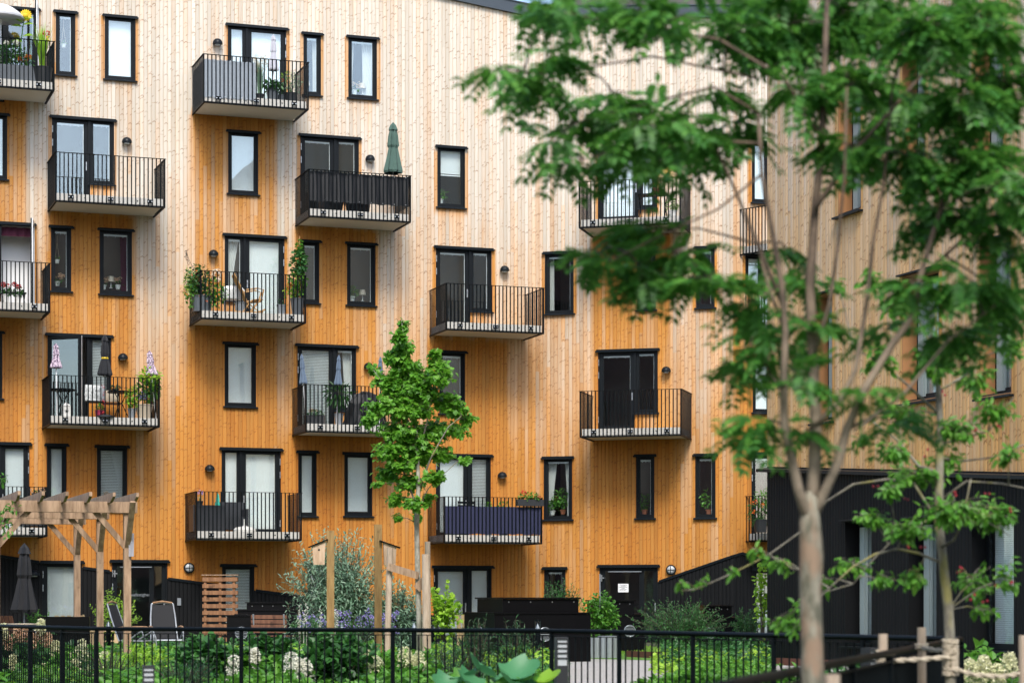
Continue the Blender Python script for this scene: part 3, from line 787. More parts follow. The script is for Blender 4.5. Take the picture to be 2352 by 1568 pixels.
# ---------------------------------------------------------------- corner building
def rwin(x0, y0, x1, y1, blind='grey', black=False, deep=.34, strip_=True):
    """deep niche: timber lining, black window at the back of it."""
    k0 = RF.hit(x0)[0]; k1 = RF.hit(x1)[0]
    z1 = RF.z(x0, y0); z0 = RF.z(x1, y1)
    openings[id(RF)].append((k0, k1, z0, z1)); W, H = k1 - k0, z1 - z0
    m = MB(); t = .02
    m.box(0, t, .0, deep, 0, H); m.box(W - t, W, .0, deep, 0, H); m.box(t, W - t, .0, deep, H - t, H); m.box(t, W - t, 0, deep, 0, t)
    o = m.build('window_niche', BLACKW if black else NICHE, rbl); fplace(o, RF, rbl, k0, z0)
    m = MB(); e, y = .09, deep - .06
    m.box(t, t + e, y, deep, t, H - t); m.box(W - t - e, W - t, y, deep, t, H - t); m.box(t + e, W - t - e, y, deep, H - t - e, H - t); m.box(t + e, W - t - e, y, deep, t, t + e * 1.5)
    f = m.build('window', FRM, o)
    m = MB(); m.box(t + e, W - t - e, deep - .035, deep - .028, t + e, H - t - e); m.build('pane', GLASS, o)
    m = MB(); m.box(-.07, W + .07, -.09, -.002, H + .0, H + .03); m.build('hood', HOOD, o)
    m = MB(); m.box(-.07, W + .07, -.10, -.004, -.05, -.015); m.box(t, W - t, .0, deep - .07, t + .002, t + .02); m.build('sill', HOOD, o)
    m = MB()
    if blind in ('grey', 'full'): slats(m, t + e, W - t - e, t + e, H - t - e, deep + .05, pitch=.035, tilt=.35)
    else: m.box(t + e, t + e + .16, deep + .01, deep + .03, t + e, H - t - e)
    m.build('blind', BLIND, o)
    if strip_: m = MB(); m.box(t + e + .0, t + e + .17, y - .03, deep - .036, t + e, H - t - e); m.box(t + e + .19, t + e + .21, y - .02, deep - .036, t + e, H - t - e); m.build('vent_panel', PANEL, o)
PANEL = mat('pale_perforated_panel', (.36, .42, .40), .6, 0, .1, 40, .2)
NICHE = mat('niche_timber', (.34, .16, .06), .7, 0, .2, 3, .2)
for a in ((1870, 681, 1912, 965), (1925, 190, 1978, 480), (2072, 134, 2125, 430), (2072, 636, 2157, 913), (2238, 45, 2305, 355), (2250, 560, 2324, 903)):
    rwin(*a, blind='full' if a[0] in (1870, 2250) else 'grey')
for a in ((1940, 1197, 2003, 1483), (2085, 1190, 2152, 1487), (2230, 1184, 2330, 1502)): rwin(*a, blind='full' if a[0] < 2200 else 'grey', black=True, strip_=a[0] < 2200)
# nearer bays, outside the frame but seen from a step aside and mirrored in the panes
for kk in (12.4, 16.2, 20.0):
    for zf in (.4, 4.6, 8.3, 12.0):
        k0, k1 = kk, kk + 1.1
        m = MB(); m.box(0, 1.1, -.01, .02, 0, 2.3); o = m.build('window', FRM, rbl); fplace(o, RF, rbl, k0, zf)
        m = MB(); m.box(.09, 1.01, -.014, -.011, .09, 2.2); m.build('pane', BLKP, o)
KR = 30.0
ledge = line_fn(RF, [(1762, 1071), (2352, 1084)])
ZR = 18.6
wall(RF, rbl, 0, KR, lambda k: max(1.9, ledge(k)), lambda k: ZR, WOODR, weather(RF, 15, 1, .6), 'timber_wall', rows=.5)
wall(RF, rbl, 0, KR, zero, lambda k: max(1.9, ledge(k)), BLACKW, lambda k, z: 0, 'black_ground_floor', rows=.6)
m = MB(); a, b = ledge(0), max(1.9, ledge(KR))
kq = [-.16, 13, KR]
for k0, k1 in zip(kq, kq[1:]):
    z0, z1 = max(1.9, ledge(k0)), max(1.9, ledge(k1))
    m.add([(k0, .05, z0 - .02), (k1, .05, z1 - .02), (k1, -.16, z1 - .05), (k0, -.16, z0 - .05), (k0, -.16, z0 - .11), (k1, -.16, z1 - .11), (k0, .05, z0 - .11), (k1, .05, z1 - .11)],
          [(0, 1, 2, 3), (3, 2, 5, 4), (4, 5, 7, 6), (0, 3, 4, 6)])
o = m.build('ledge', HOOD, rbl); fplace(o, RF, rbl)
q0 = RF.pt(0, 0, 0); q1 = RF.pt(KR, 0, 0); q2 = Vector((q1.x + 14, q1.y + 5, 0)); q3 = Vector((q0.x + 14, q0.y + 5, 0))
vs = [(*q.xy, z) for z in (0, ZR) for q in (q0, q1, q2, q3)]
world_poly(rbl, 'rear_wall', WOODR, vs, [(1, 2, 6, 5), (2, 3, 7, 6), (3, 0, 4, 7)])
world_poly(rbl, 'roof', ZINC, [(p[0], p[1], p[2] + .0) for p in vs[4:]], [(0, 1, 2, 3)])
for o in rbl.children:
    if o.name.startswith('rear_wall'):
        ul = o.data.uv_layers.new(name='UVMap')
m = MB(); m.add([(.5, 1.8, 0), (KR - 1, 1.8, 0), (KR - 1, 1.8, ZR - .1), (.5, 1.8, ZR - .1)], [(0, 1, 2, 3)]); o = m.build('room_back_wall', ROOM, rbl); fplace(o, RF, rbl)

# brick wing across the yard, behind the camera to the left (mirrored in the panes of the middle facade)
k = N('brown_brick'); bt = k.n('TexBrick')
tc = k.n('TexCoord').outputs['Object']; sp = k.n('SeparateXYZ'); k.inp(sp.inputs[0], tc)
k.inp(bt.inputs['Vector'], k.comb(k.M('ADD', sp.outputs[0], sp.outputs[1]), sp.outputs[2])); bt.inputs['Scale'].default_value = 2.2
bt.inputs['Color1'].default_value = (.13, .05, .035, 1); bt.inputs['Color2'].default_value = (.08, .03, .025, 1); bt.inputs['Mortar'].default_value = (.10, .085, .075, 1)
BRICK = k.out(k.prin(bt.outputs[0], .85))
bk = thing('brick_building', 'brown brick residential wing closing the far side of the yard', 'building', (-32, 0, 0))
m = MB(); m.box(-22, 16, -12, 20, 0, 18.5); m.build('wall', BRICK, bk)
m = MB(); m.box(-22.3, 16.3, -12.3, 20.3, 18.503, 18.9); m.build('roof', ZINC, bk)
for i in range(8):
    for j in range(5): m = MB(); m.box(-20 + i * 4.4, -18.8 + i * 4.4, 20.003, 20.05, 1 + j * 3, 2.8 + j * 3); m.build('window', FRM, bk)

bk2 = thing('brick_building', 'taller brown brick block behind the camera, mirrored in the left panes', 'building', (32, -30, 0))
m = MB(); m.box(-27, 27, -10, 12, 0, 26); m.build('wall', BRICK, bk2)
m = MB(); m.box(-27.3, 27.3, -10.3, 12.3, 26.003, 26.4); m.build('roof', ZINC, bk2)
for i in range(10):
    for j in range(8): m = MB(); m.box(-25 + i * 5, -23.7 + i * 5, 12.003, 12.05, 1 + j * 3, 2.8 + j * 3); m.build('window', FRM, bk2)
# ---------------------------------------------------------------- plant and object helpers
def rdir(droop=0):
    v = Vector((random.gauss(0, 1), random.gauss(0, 1), random.gauss(0, 1) - droop)); return v.normalized() if v.length > .01 else Vector((0, 0, 1))
def cloud(mb, c, r, n, L, W, kind=0, droop=.3, fill=.55):
    c = Vector(c)
    for _ in range(n):
        v = rdir(); q = (fill + (1 - fill) * rnd()) if rnd() < .75 else rnd()
        p = c + Vector((v.x * r[0] * q, v.y * r[1] * q, v.z * r[2] * q))
        d = (v * .8 + rdir(droop) * .9)
        if d.length < .05: d = Vector((1, 0, 0))
        s = ru(.7, 1.2); nr = Vector((ru(-.6, .6), ru(-.6, .6), 1)).normalized()
        mb.leaf(p, d.normalized(), nr, L * s, W * s, kind)
def bloom(mb, c, r, n, s=.02):
    c = Vector(c)
    for _ in range(n):
        v = rdir(-.2); p = c + v * r * ru(.75, 1.0); mb.leaf(p, (v + rdir() * .9).normalized(), v, s * ru(.8, 1.4), s, 0)
def stems(mb, base, tips, r=.006):
    for t in tips:
        b = Vector(base) + Vector((ru(-.03, .03), ru(-.03, .03), 0)); t = Vector(t); m = (b + t) / 2 + Vector((ru(-.05, .05), ru(-.05, .05), .05)) * (t - b).length
        mb.path([b, m, t], [r, r * .8, r * .4], 4, False)
def plant(name, label, cat, loc, pot=None, fol=(), stem=None, blooms=(), group=None, rz=0, stemmat=None):
    """pot=(r0,r1,h,mat[,square]); fol=[(c,r,n,L,W,mat,kind)]; blooms=[(mat,[(c,r,n,s)])]"""
    t = thing(name, label, cat, loc, rz, group)
    if pot:
        m = MB(); r0, r1, h, mt = pot[:4]
        m.lathe([(.001, 0), (r0, 0), (r1, h - .02), (r1 + .012, h - .02), (r1 + .012, h), (r1 - .01, h), (r1 - .015, h - .03), (.001, h - .03)], (0, 0, 0), 16); m.build('pot', mt, t, smooth=False)
    bz = pot[2] - .03 if pot else 0
    m = MB(); tips = []
    by = {}
    for c, r, n, L, W, mt, kind in fol:
        mm = by.setdefault(mt.name, (mt, MB()))[1]; cloud(mm, c, r, n, L, W, kind)
        for _ in range(4): tips.append(Vector(c) + Vector((ru(-.7, .7) * r[0], ru(-.7, .7) * r[1], ru(-.3, .7) * r[2])))
    if fol: stems(m, (0, 0, bz), tips); m.build('stem', stemmat or L_DARK, t)
    for mt, mm in by.values(): mm.build('foliage', mt, t)
    for mt, lst in blooms:
        for c, r, n, s in lst:
            mm = MB(); bloom(mm, c, r, n, s); mm.build('flower', mt, t)
    return t
def grass_pot(name, label, cat, loc, pot, n, h, mt, spread=.25, W=.012, plume=None, blooms=(), group=None):
    t = plant(name, label, cat, loc, pot, blooms=blooms, group=group); m = MB(); bz = pot[2] - .03 if pot else 0
    pl = MB()
    for _ in range(n):
        a = ru(0, 2 * PI); d = Vector((math.cos(a), math.sin(a), 0)); hh = h * ru(.6, 1); s = spread * rnd(); b = Vector((ru(-.05, .05), ru(-.05, .05), bz)); sd = Vector((-d.y, d.x, 0)) * W / 2
        p1 = b + d * s * .4 + Vector((0, 0, hh * .6)); p2 = b + d * s + Vector((0, 0, hh))
        m.add([b - sd, b + sd, p1 + sd, p1 - sd, p2], [(0, 1, 2, 3), (3, 2, 4)])
        if plume and rnd() < .2: bloom(pl, p2, .05, 26, .03)
    m.build('blades', mt, t)
    if plume: pl.build('plume', plume, t)
    return t
def BPt(i, x, d, h=0.0):
    b = bal[i]; k, Y = b['F'].hit(x, d); return b['F'].pt(k, d, b['z'] + .241 + h)
def star_lathe(mb, prof, n=16, amp=.18, c=(0, 0, 0)):
    vs = []; fs = []
    for j, (r, z) in enumerate(prof):
        for k in range(n):
            t = 2 * PI * k / n + j * .05; q = r * (1 + (amp if k % 2 else -amp)); vs.append((c[0] + q * math.cos(t), c[1] + q * math.sin(t), c[2] + z))
    for j in range(len(prof) - 1):
        for k in range(n): k2 = (k + 1) % n; fs.append((j * n + k, j * n + k2, (j + 1) * n + k2, (j + 1) * n + k))
    mb.add(vs, fs)
def parasol(name, label, loc, ztop, L, r, mt, tie=None, lean=(0, 0), pole=POTZ, base=None, group=None, tilt=0):
    t = thing(name, label, 'parasol', loc, 0, group)
    m = MB(); tip = Vector((lean[0], lean[1], ztop)); m.path([(0, 0, 0), tip], .016, 8); m.build('pole', pole, t)
    m = MB(); star_lathe(m, [(r * .95, 0), (r * 1.05, L * .04), (r * .78, L * .25), (r * .5, L * .42 if tie else L * .5), (r * .62, L * .55), (r * .5, L * .75), (r * .28, L * .93), (r * .22, L * .94), (.004, L)], 16, .16)
    ax = tip.normalized(); q = Vector((0, 0, 1)).rotation_difference(ax).to_matrix(); m.v = [tuple(tip - ax * L + q @ Vector(p)) for p in m.v]; m.build('canopy', mt, t)
    m = MB(); z = L * .86; star_lathe(m, [(r * .52, z), (r * .34, L * .95), (.005, L + .03)], 12, .2); m.v = [tuple(tip - ax * L + q @ Vector(p)) for p in m.v]; m.build('vent_cap', mt, t)
    if tie: m = MB(); m.lathe([(r * .56, L * .41), (r * .6, L * .43), (r * .56, L * .45)], (0, 0, 0), 14); m.v = [tuple(tip - ax * L + q @ Vector(p)) for p in m.v]; m.build('tie', tie, t)
    if base: m = MB(); m.lathe([(.001, 0), (.22, 0), (.22, .04), (.10, .07), (.03, .09), (.03, .25), (.001, .25)], (0, 0, 0), 18); m.build('foot', base, t)
    return t
def cloth_sheet(name, label, i, xa, xb, d, z0, z1, mt, side=None, wav=.012, n=60, eyel=True, sag=0):
    """privacy cloth along the front rail of balcony i (xa..xb local metres), optionally round one side"""
    b = bal[i]; F = b['F']; t = thing(name, label, 'privacy screen', F.pt(b['ka'], 0, b['z']), F.th)
    m = MB(); pts = []
    if side == 'L': pts += [(.035, -(D_B - .03) * q / 14) for q in range(1, 14)]
    pts += [(xa + (xb - xa) * q / n, -D_B + .035) for q in range(n + 1)]
    if side == 'R': pts += [(2.86 - .035, -D_B + .03 + (D_B - .1) * q / 14) for q in range(1, 14)]
    R_ = 9; vs = []; fs = []
    for j in range(R_):
        f = j / (R_ - 1)
        for q, (x, y) in enumerate(pts):
            wv = wav * (math.sin(q * .9 + f * 1.5) + .6 * math.sin(q * 2.3 + f * 4))
            zt = z1 - sag * abs(math.sin(q * PI / 8)); zb = z0 + .01 * math.sin(q * .7); vs.append((x, y + wv + .012, zb + (zt - zb) * f))
    c = len(pts)
    for j in range(R_ - 1):
        for q in range(c - 1): a = j * c + q; fs.append((a, a + 1, a + c + 1, a + c))
    m.add(vs, fs); m.build('cloth', mt, t, smooth=True)
    if eyel:
        for z in (z1 - .03, z0 + .03):
            m = MB()
            for q in range(9): x = xa + .1 + (xb - xa - .2) * q / 8; m.path([(x, -D_B - .004, z), (x, -D_B + .004, z)], .013, 6)
            m.build('eyelet_row', STEEL, t)
    return t
cloth_sheet('privacy_screen', 'pale grey cloth screen on the left half of the topmost middle balcony', 1, .04, 1.42, 0, .16, 1.18, C_GREY, side='L', sag=.02)
cloth_sheet('privacy_screen', 'crumpled black cloth screen behind the railing under the green parasol', 3, .02, 2.82, 0, .45, 1.25, C_BLACK, wav=.02, side='R')
cloth_sheet('privacy_screen', 'navy blue cloth screen wrapped behind the lowest middle railing', 11, .02, 2.83, 0, .27, 1.03, C_BLUE, wav=.012, eyel=False)

# --- balcony 0 (top left)
t = thing('striped_parasol', 'open grey and white striped parasol at the top left balcony', 'parasol', BPt(0, 2, 1.0))
m = MB(); m.path([(0, 0, 0), (0, 0, 2.06)], .016, 8); m.build('pole', WHITE, t)
m = MB(); m.lathe([(.62, 1.66), (.5, 1.83), (.33, 1.95), (.15, 2.03), (.001, 2.06)], (0, 0, 0), 16); m.build('canopy', C_STRIPE, t, smooth=True)
t = thing('planter_box', 'long grey planter box of white roses and leafy plants', 'planter', BPt(0, 25, 1.2), A.th)
m = MB(); m.box(-1.1, .62, -.17, .17, 0, .42); m.build('box', POTG, t)
m = MB(); cloud(m, (-.1, 0, .72), (.5, .18, .34), 420, .09, .06, 2); cloud(m, (.38, 0, .55), (.2, .15, .16), 90, .08, .05, 2); m.build('foliage', L_DARK, t)
m = MB(); [bloom(m, (-.02 + ru(-.15, .25), -.1, .95 + ru(-.1, .08)), .05, 30, .035) for _ in range(4)]; m.build('flower', F_WHITE, t)
m = MB(); [bloom(m, (ru(.2, .5), -.1, .55 + ru(0, .15)), .035, 16, .03) for _ in range(7)]; m.build('flower', F_ORNG, t)
t = thing('sunflower', 'tall yellow sunflower leaning over the top left railing', 'sunflower', BPt(0, 52, 1.05, 0))
m = MB(); m.path([(0, 0, .3), (-.05, 0, 1.0), (.02, 0, 1.6), (.08, -.02, 1.78)], .014, 6); m.build('stem', L_MID, t)
m = MB(); [m.leaf(Vector((0, 0, z)), Vector((dx, -.3, .2)), Vector((0, -.5, 1)), .3, .2, 2) for z, dx in ((1.1, -1), (1.25, 1), (1.5, -1), (1.55, 1), (1.6, -.3), (1.7, 1))]; m.build('leaf', L_LIME, t)
m = MB(); [m.leaf(Vector((.09, -.05, 1.78)) + Vector((math.cos(a) * .07, 0, math.sin(a) * .07)), Vector((math.cos(a), -.2, math.sin(a))), Vector((0, -1, 0)), .10, .05, 2) for a in [i * .35 for i in range(18)]]; m.build('petals', F_YEL, t)
m = MB(); m.ball((.09, -.05, 1.78), .075, 10); m.build('flower_disc', F_YEL, t)
grass_pot('potted_gladiolus', 'sword leaved plant with red and yellow flowers in black pot', 'potted plant', BPt(0, 97, 1.25), (.22, .27, .42, POTB), 90, 1.25, L_LIME, .35, .035, blooms=[(F_RED, [((.12, -.05, 1.3), .07, 30, .05)]), (F_YEL, [((.18, -.08, 1.15), .05, 20, .04)])])
# --- balcony 1
parasol('closed_parasol', 'small pale lilac grey closed parasol on the topmost middle balcony', BPt(1, 628, 1.0), 1.85, .95, .13, C_LG, pole=WHITE)
grass_pot('potted_grass', 'pot of tall blue green grass with pale seed heads', 'potted plant', BPt(1, 597, 1.3), (.09, .11, .16, POTB), 110, 1.05, L_SAGE, .28, .012, plume=F_TAN)
plant('potted_plant', 'broad leaved plant with one red bloom in woven grey pot', 'potted plant', BPt(1, 626, 1.3), (.13, .17, .32, POTG), [((0, 0, .40), (.28, .2, .13), 150, .14, .07, L_DARK, 2)], blooms=[(F_RED, [((.26, -.05, .55), .04, 18, .03)])])
plant('potted_plant', 'sage green bushy plant in black pot at the balcony end', 'potted plant', BPt(1, 668, 1.25), (.15, .17, .26, POTB), [((0, 0, .56), (.3, .22, .32), 260, .08, .03, L_SAGE, 0), ((-.1, 0, .7), (.22, .2, .18), 90, .05, .03, L_LIME, 0)])
plant('potted_plant', 'low dark plant in a small pot beside the sage green bush', 'potted plant', BPt(1, 645, 1.2), (.09, .11, .2, POTG), [((0, 0, .28), (.16, .14, .1), 70, .08, .04, L_DARK, 2)])
# --- balcony 3
parasol('closed_parasol', 'large dark green closed parasol above the black screened balcony', BPt(3, 903, 1.35), 2.5, 1.36, .235, C_GREEN)
t = thing('lounge_chair', 'dark rounded chair half hidden behind the black screen', 'chair', BPt(3, 760, .8), A.th)
m = MB(); m.lathe([(.30, 0), (.34, .3), (.36, .62), (.32, .64), (.28, .35), (.001, .33)], (0, 0, 0), 16); m.build('shell', WICK, t)
t = thing('lounge_chair', 'dark low chair behind the black screen below the parasol pole', 'chair', BPt(3, 822, .8), A.th)
m = MB(); m.lathe([(.30, 0), (.34, .3), (.36, .52), (.32, .54), (.28, .3), (.001, .28)], (0, 0, 0), 16); m.build('shell', WICK, t)
# --- balcony 4: geraniums
for x, lb in ((14, 'white pot of red geraniums, left of the two by the open white door'), (42, 'white pot of red geraniums, right of the two by the open white door')):
    plant('potted_geranium', lb, 'potted plant', BPt(4, x, 1.35), (.06, .08, .22, POTW), [((0, 0, .3), (.14, .12, .12), 90, .07, .06, L_DARK, 2)], blooms=[(F_RED, [((ru(-.1, .1), ru(-.08, .04), .46 + ru(-.04, .05)), .055, 40, .03) for _ in range(4)])], group='white pots of red geraniums on the balcony')
t = thing('folding_table', 'low black folding table behind the red geraniums', 'table', BPt(4, 32, .9), A.th)
m = MB(); m.box(-.3, .3, -.2, .2, .30, .33); m.build('table_top', BLK, t)
for sx in (-.26, .26):
    m = MB(); m.beam((sx, -.18, 0), (sx, .18, .3), .025, .025); m.beam((sx, .18, 0), (sx, -.18, .3), .025, .025); m.build('leg', BLK, t)
# --- balcony 5
t = plant('climbing_plant', 'tangle of climbing nasturtiums with orange flowers in a grey tub, left end of the balcony', 'climbing plant', BPt(5, 464, 1.2), (.24, .28, .42, POTG),
   [((-.1, -.05, .85), (.34, .35, .42), 480, .08, .06, L_DARK, 2), ((-.25, -.1, .5), (.22, .3, .4), 200, .07, .05, L_MID, 2), ((.35, -.1, .5), (.34, .2, .38), 240, .09, .08, L_MID, 2), ((-.35, 0, .75), (.14, .3, .5), 140, .06, .04, L_LIME, 2)],
   blooms=[(F_ORNG, [((ru(-.5, .6), -.3, ru(.2, 1.1)), .022, 9, .026) for _ in range(9)])])
m = MB(); m.path([(-.2, 0, 1.1), (-.35, 0, 1.4), (-.42, 0, 1.62)], .006, 4); [bloom(m, (-.38 + ru(-.06, .06), 0, 1.3 + .06 * q), .02, 8, .03) for q in range(6)]; m.build('seed_spray', BARKD, t)
t = thing('rocking_chair', 'bent rattan rocking chair on the flower filled balcony', 'rocking chair', BPt(5, 572, 1.25), A.th + R(-4))
m = MB()
for s in (-.24, .24):
    m.path([(-.42, s, .02), (-.1, s, -.0), (.2, s, .02), (.42, s, .10)], .022, 6); m.path([(.0, s, .02), (.30, s, .38), (.36, s, .62), (.2, s, .66), (-.15, s, .60)], .022, 6)
    m.path([(-.2, s, .02), (.05, s, .34), (.3, s, .38)], .016, 6); m.path([(.25, s, .02), (-.12, s, .30)], .016, 6)
m.build('rattan_frame', RATTAN, t)
m = MB()
for i in range(9): s = -.22 + .055 * i; m.path([(.34, s, .36), (-.08, s, .30), (-.22, s, .62), (-.42, s, 1.02)], .017, 5)
for q in ((-.15, .46), (-.28, .76), (-.42, 1.03)): m.path([(q[0], -.24, q[1]), (q[0], .24, q[1])], .014, 5)
m.build('woven_seat', RATTAN, t)
t = thing('metal_chair', 'grey tube chair with a white cloth thrown over it, behind the rocking chair', 'chair', BPt(5, 534, .85), A.th)
m = MB(); [m.path([(sx, sy, 0), (sx, sy, .6), (sx * .8, sy * .8, .7)], .014, 6) for sx in (-.26, .26) for sy in (-.2, .2)]; m.build('tube_frame', ALU, t)
m = MB(); m.lathe([(.33, .42), (.34, .66), (.26, .76), (.001, .77)], (0, 0, 0), 14, 1, .8); m.build('white_cloth', C_FUR, t)
plant('wicker_basket', 'grey wicker basket standing under the rocking chair', 'basket', BPt(5, 553, 1.15), (.14, .16, .3, POTZ))
plant('metal_bucket', 'small zinc bucket at the foot of the right climbing plant', 'bucket', BPt(5, 646, 1.35), (.09, .12, .26, POTZ), [((0, 0, .34), (.12, .1, .08), 30, .05, .03, L_DARK, 2)])
t = plant('climbing_plant', 'tall green climber on a bamboo cane in a grey pot, right end of the balcony', 'climbing plant', BPt(5, 683, 1.25), (.13, .19, .46, POTG),
   [((0, 0, .9), (.26, .22, .4), 260, .09, .08, L_MID, 2), ((.05, 0, 1.45), (.24, .2, .35), 300, .09, .08, L_DARK, 1), ((.06, 0, 1.85), (.10, .1, .25), 90, .07, .06, L_MID, 1), ((-.22, -.1, .62), (.18, .15, .16), 80, .07, .06, L_LIME, 2)],
   blooms=[(F_ORNG, [((-.2 + ru(-.08, .08), -.25, .75 + ru(-.1, .1)), .03, 14, .03) for _ in range(5)])])
m = MB(); m.path([(0, 0, .4), (.06, 0, 2.15)], .01, 5); m.build('cane', RATTAN, t)
t = thing('flower_wreath', 'small round wreath hanging on the timber wall behind the climbers', 'wreath', A.pt(A.hit(497)[0], .04, A.z(497, 632)), A.th)
m = MB(); [bloom(m, (.10 * math.cos(a), -.02, .13 * math.sin(a)), .035, 10, .035) for a in [i * .42 for i in range(15)]]; m.build('wreath_ring', F_WHITE, t)
# --- balcony 7
parasol('small_parasol', 'purple patterned closed parasol in front of the open door', BPt(7, 131, 1.1), 1.90, .62, .14, C_PURP, pole=WHITE, lean=(-.03, 0), group='two purple patterned parasols')
parasol('small_parasol', 'purple patterned closed parasol leaning at the right end of the balcony', BPt(7, 358, 1.3), 1.78, .62, .15, C_PURP, pole=WHITE, lean=(-.17, 0), group='two purple patterned parasols')
parasol('closed_parasol', 'black closed parasol with a yellow tie between the door and window', BPt(7, 241, 1.45), 2.14, 1.05, .17, C_PAR, tie=F_YEL, base=POTB)
def bistro(i, x, d, label):
    t = thing('bistro_table', label, 'table', BPt(i, x, d), 0, 'two black bistro tables')
    m = MB(); m.lathe([(.001, .70), (.33, .70), (.34, .71), (.34, .73), (.33, .74), (.001, .74)], (0, 0, 0), 20); m.build('table_top', BLK, t)
    for k_ in range(3):
        a = k_ * 2.1 + .4; c, s = math.cos(a), math.sin(a); m = MB(); m.path([(.26 * c, .26 * s, 0), (.14 * c, .14 * s, .22), (.05 * c, .05 * s, .42), (.12 * c, .12 * s, .6), (.2 * c, .2 * s, .70)], .013, 6); m.build('leg', BLK, t)
    return t
bistro(7, 143, 1.0, 'round black bistro table, left of the black parasol'); bistro(7, 276, .9, 'round black bistro table, right of the black parasol')
plant('potted_succulent', 'small dark succulent on the right bistro table', 'potted plant', BPt(7, 265, .9, .741), (.06, .08, .06, POTB), [((0, 0, .10), (.13, .12, .07), 60, .08, .05, L_CONE, 0)])
t = thing('lantern', 'square white lantern with a star cut out', 'lantern', BPt(7, 152, 1.3), A.th)
m = MB(); m.box(-.10, .10, -.10, .10, 0, .28); m.add([(-.11, -.11, .28), (.11, -.11, .28), (.11, .11, .28), (-.11, .11, .28), (0, 0, .38)], [(0, 1, 4), (1, 2, 4), (2, 3, 4), (3, 0, 4)]); m.build('case', POTW, t)
m = MB(); m.add([(0.06 * (1 if q % 2 == 0 else .42) * math.sin(q * PI / 5), -.103, .14 + .06 * (1 if q % 2 == 0 else .42) * math.cos(q * PI / 5)) for q in range(10)], [tuple(range(10))]); m.build('star', C_BLACK, t)
t = thing('garden_chair', 'black metal chair with a white sheepskin over its back', 'chair', BPt(7, 220, .95), A.th)
m = MB(); m.box(-.24, .24, -.22, .22, .42, .45); m.build('seat', BLK, t); m = MB(); m.box(-.23, .23, .18, .21, .5, .86); m.build('backrest', BLK, t)
for sx in (-.22, .22):
    for sy in (-.2, .2): m = MB(); m.path([(sx, sy, 0), (sx, sy, .45 if sy < 0 else .86)], .014, 6); m.build('leg', BLK, t)
t = thing('sheepskin', 'shaggy white sheepskin hanging over the black chair', 'sheepskin', BPt(7, 220, .95, 0) , A.th)
m = MB(); [m.leaf(Vector((ru(-.25, .25), ru(.1, .16), ru(.5, .9))), Vector((ru(-.5, .5), -.5, -1)), Vector((0, -1, 0)), .07, .03) for _ in range(500)]; m.box(-.25, .25, .14, .24, .5, .9); m.build('fleece', C_FUR, t)
t = thing('garden_chair', 'brown woven chair behind the right bistro table', 'chair', BPt(7, 258, .6), A.th)
m = MB(); m.box(-.22, .22, -.2, .2, .42, .45); m.build('seat', TEAK, t); m = MB(); m.box(-.2, .2, .18, .2, .5, .8); m.build('backrest', POTC, t)
for sx in (-.22, .22):
    for sy in (-.2, .2): m = MB(); m.path([(sx, sy, 0), (sx, sy, .45 if sy < 0 else .82)], .014, 6); m.build('leg', BLK, t)
plant('potted_shrub', 'tall yellow green shrub in a round cream pot at the balcony corner', 'potted plant', BPt(7, 331, 1.2), (.16, .24, .38, POTC), [((.1, 0, .75), (.34, .25, .3), 190, .12, .08, L_MID, 2), ((.15, 0, 1.1), (.32, .25, .22), 150, .12, .08, L_LIME, 2)], blooms=[(F_VIOL, [((ru(-.2, .2), -.2, ru(.5, .8)), .05, 24, .03) for _ in range(5)])])
plant('potted_plant', 'lime green leafy plant in a small grey pot', 'potted plant', BPt(7, 303, 1.3), (.08, .11, .26, POTZ), [((0, 0, .55), (.2, .18, .3), 120, .10, .07, L_LIME, 2)])
plant('potted_plant', 'small plant in red pot below the black parasol', 'potted plant', BPt(7, 228, 1.4), (.09, .11, .18, MAG), [((0, 0, .24), (.13, .12, .08), 50, .07, .05, L_MID, 2)])
plant('string_of_flowers', 'dangling string of pink paper flowers on the parasol pole', 'garland', BPt(7, 239, 1.5), None, blooms=[(F_RED, [((ru(-.02, .02), -.02, z), .035, 12, .03) for z in (.1, .3, .42, .62, .8)])])
# --- balcony 8
for x, lx, g in ((699, -.12, 'leftmost of the three'), (770, .05, 'middle one of the three'), (868, .02, 'rightmost of the three, half behind the maple')):
    parasol('small_parasol', 'slim slate blue closed parasol, %s' % g, BPt(8, x + 4, 1.4), 1.86, .78, .10, C_SLATE, pole=WHITE, lean=(lx, 0), group='three slim slate blue parasols')
t = plant('planter_box', 'low dark box of small flowers at the balcony left end', 'planter', BPt(8, 722, 1.35), None, [((0, 0, .3), (.28, .14, .1), 160, .06, .04, L_DARK, 2)], blooms=[(F_PINK, [((ru(-.2, .2), -.1, .36), .03, 14, .03) for _ in range(4)])])
m = MB(); m.box(-.28, .28, -.12, .12, 0, .24); m.build('box', POTB, t)
plant('potted_palm', 'dark leaved palm in a ribbed zinc pot', 'potted plant', BPt(8, 778, 1.2), (.10, .12, .32, POTZ), [((0, 0, .85), (.32, .25, .3), 110, .26, .05, L_DARK, 2)])
t = thing('covered_furniture', 'crumpled black plastic cover over balcony furniture behind the maple', 'cover', BPt(8, 838, .9))
m = MB(); m.lathe([(.55, .02), (.50, .3), (.42, .62), (.25, .85), (.12, .93), (.001, .95)], (0, 0, 0), 26, 1.1, .8); m.v = [(x + ru(-.05, .05), y + ru(-.05, .05), z + ru(-.04, .04)) for x, y, z in m.v]; m.build('cover', C_BLACK, t)
plant('potted_plant', 'leafy plant in a small turquoise pot behind the maple leaves', 'potted plant', BPt(8, 850, 1.45), (.07, .09, .14, C_TEAL), [((0, 0, .3), (.15, .15, .14), 60, .09, .06, L_MID, 2)])
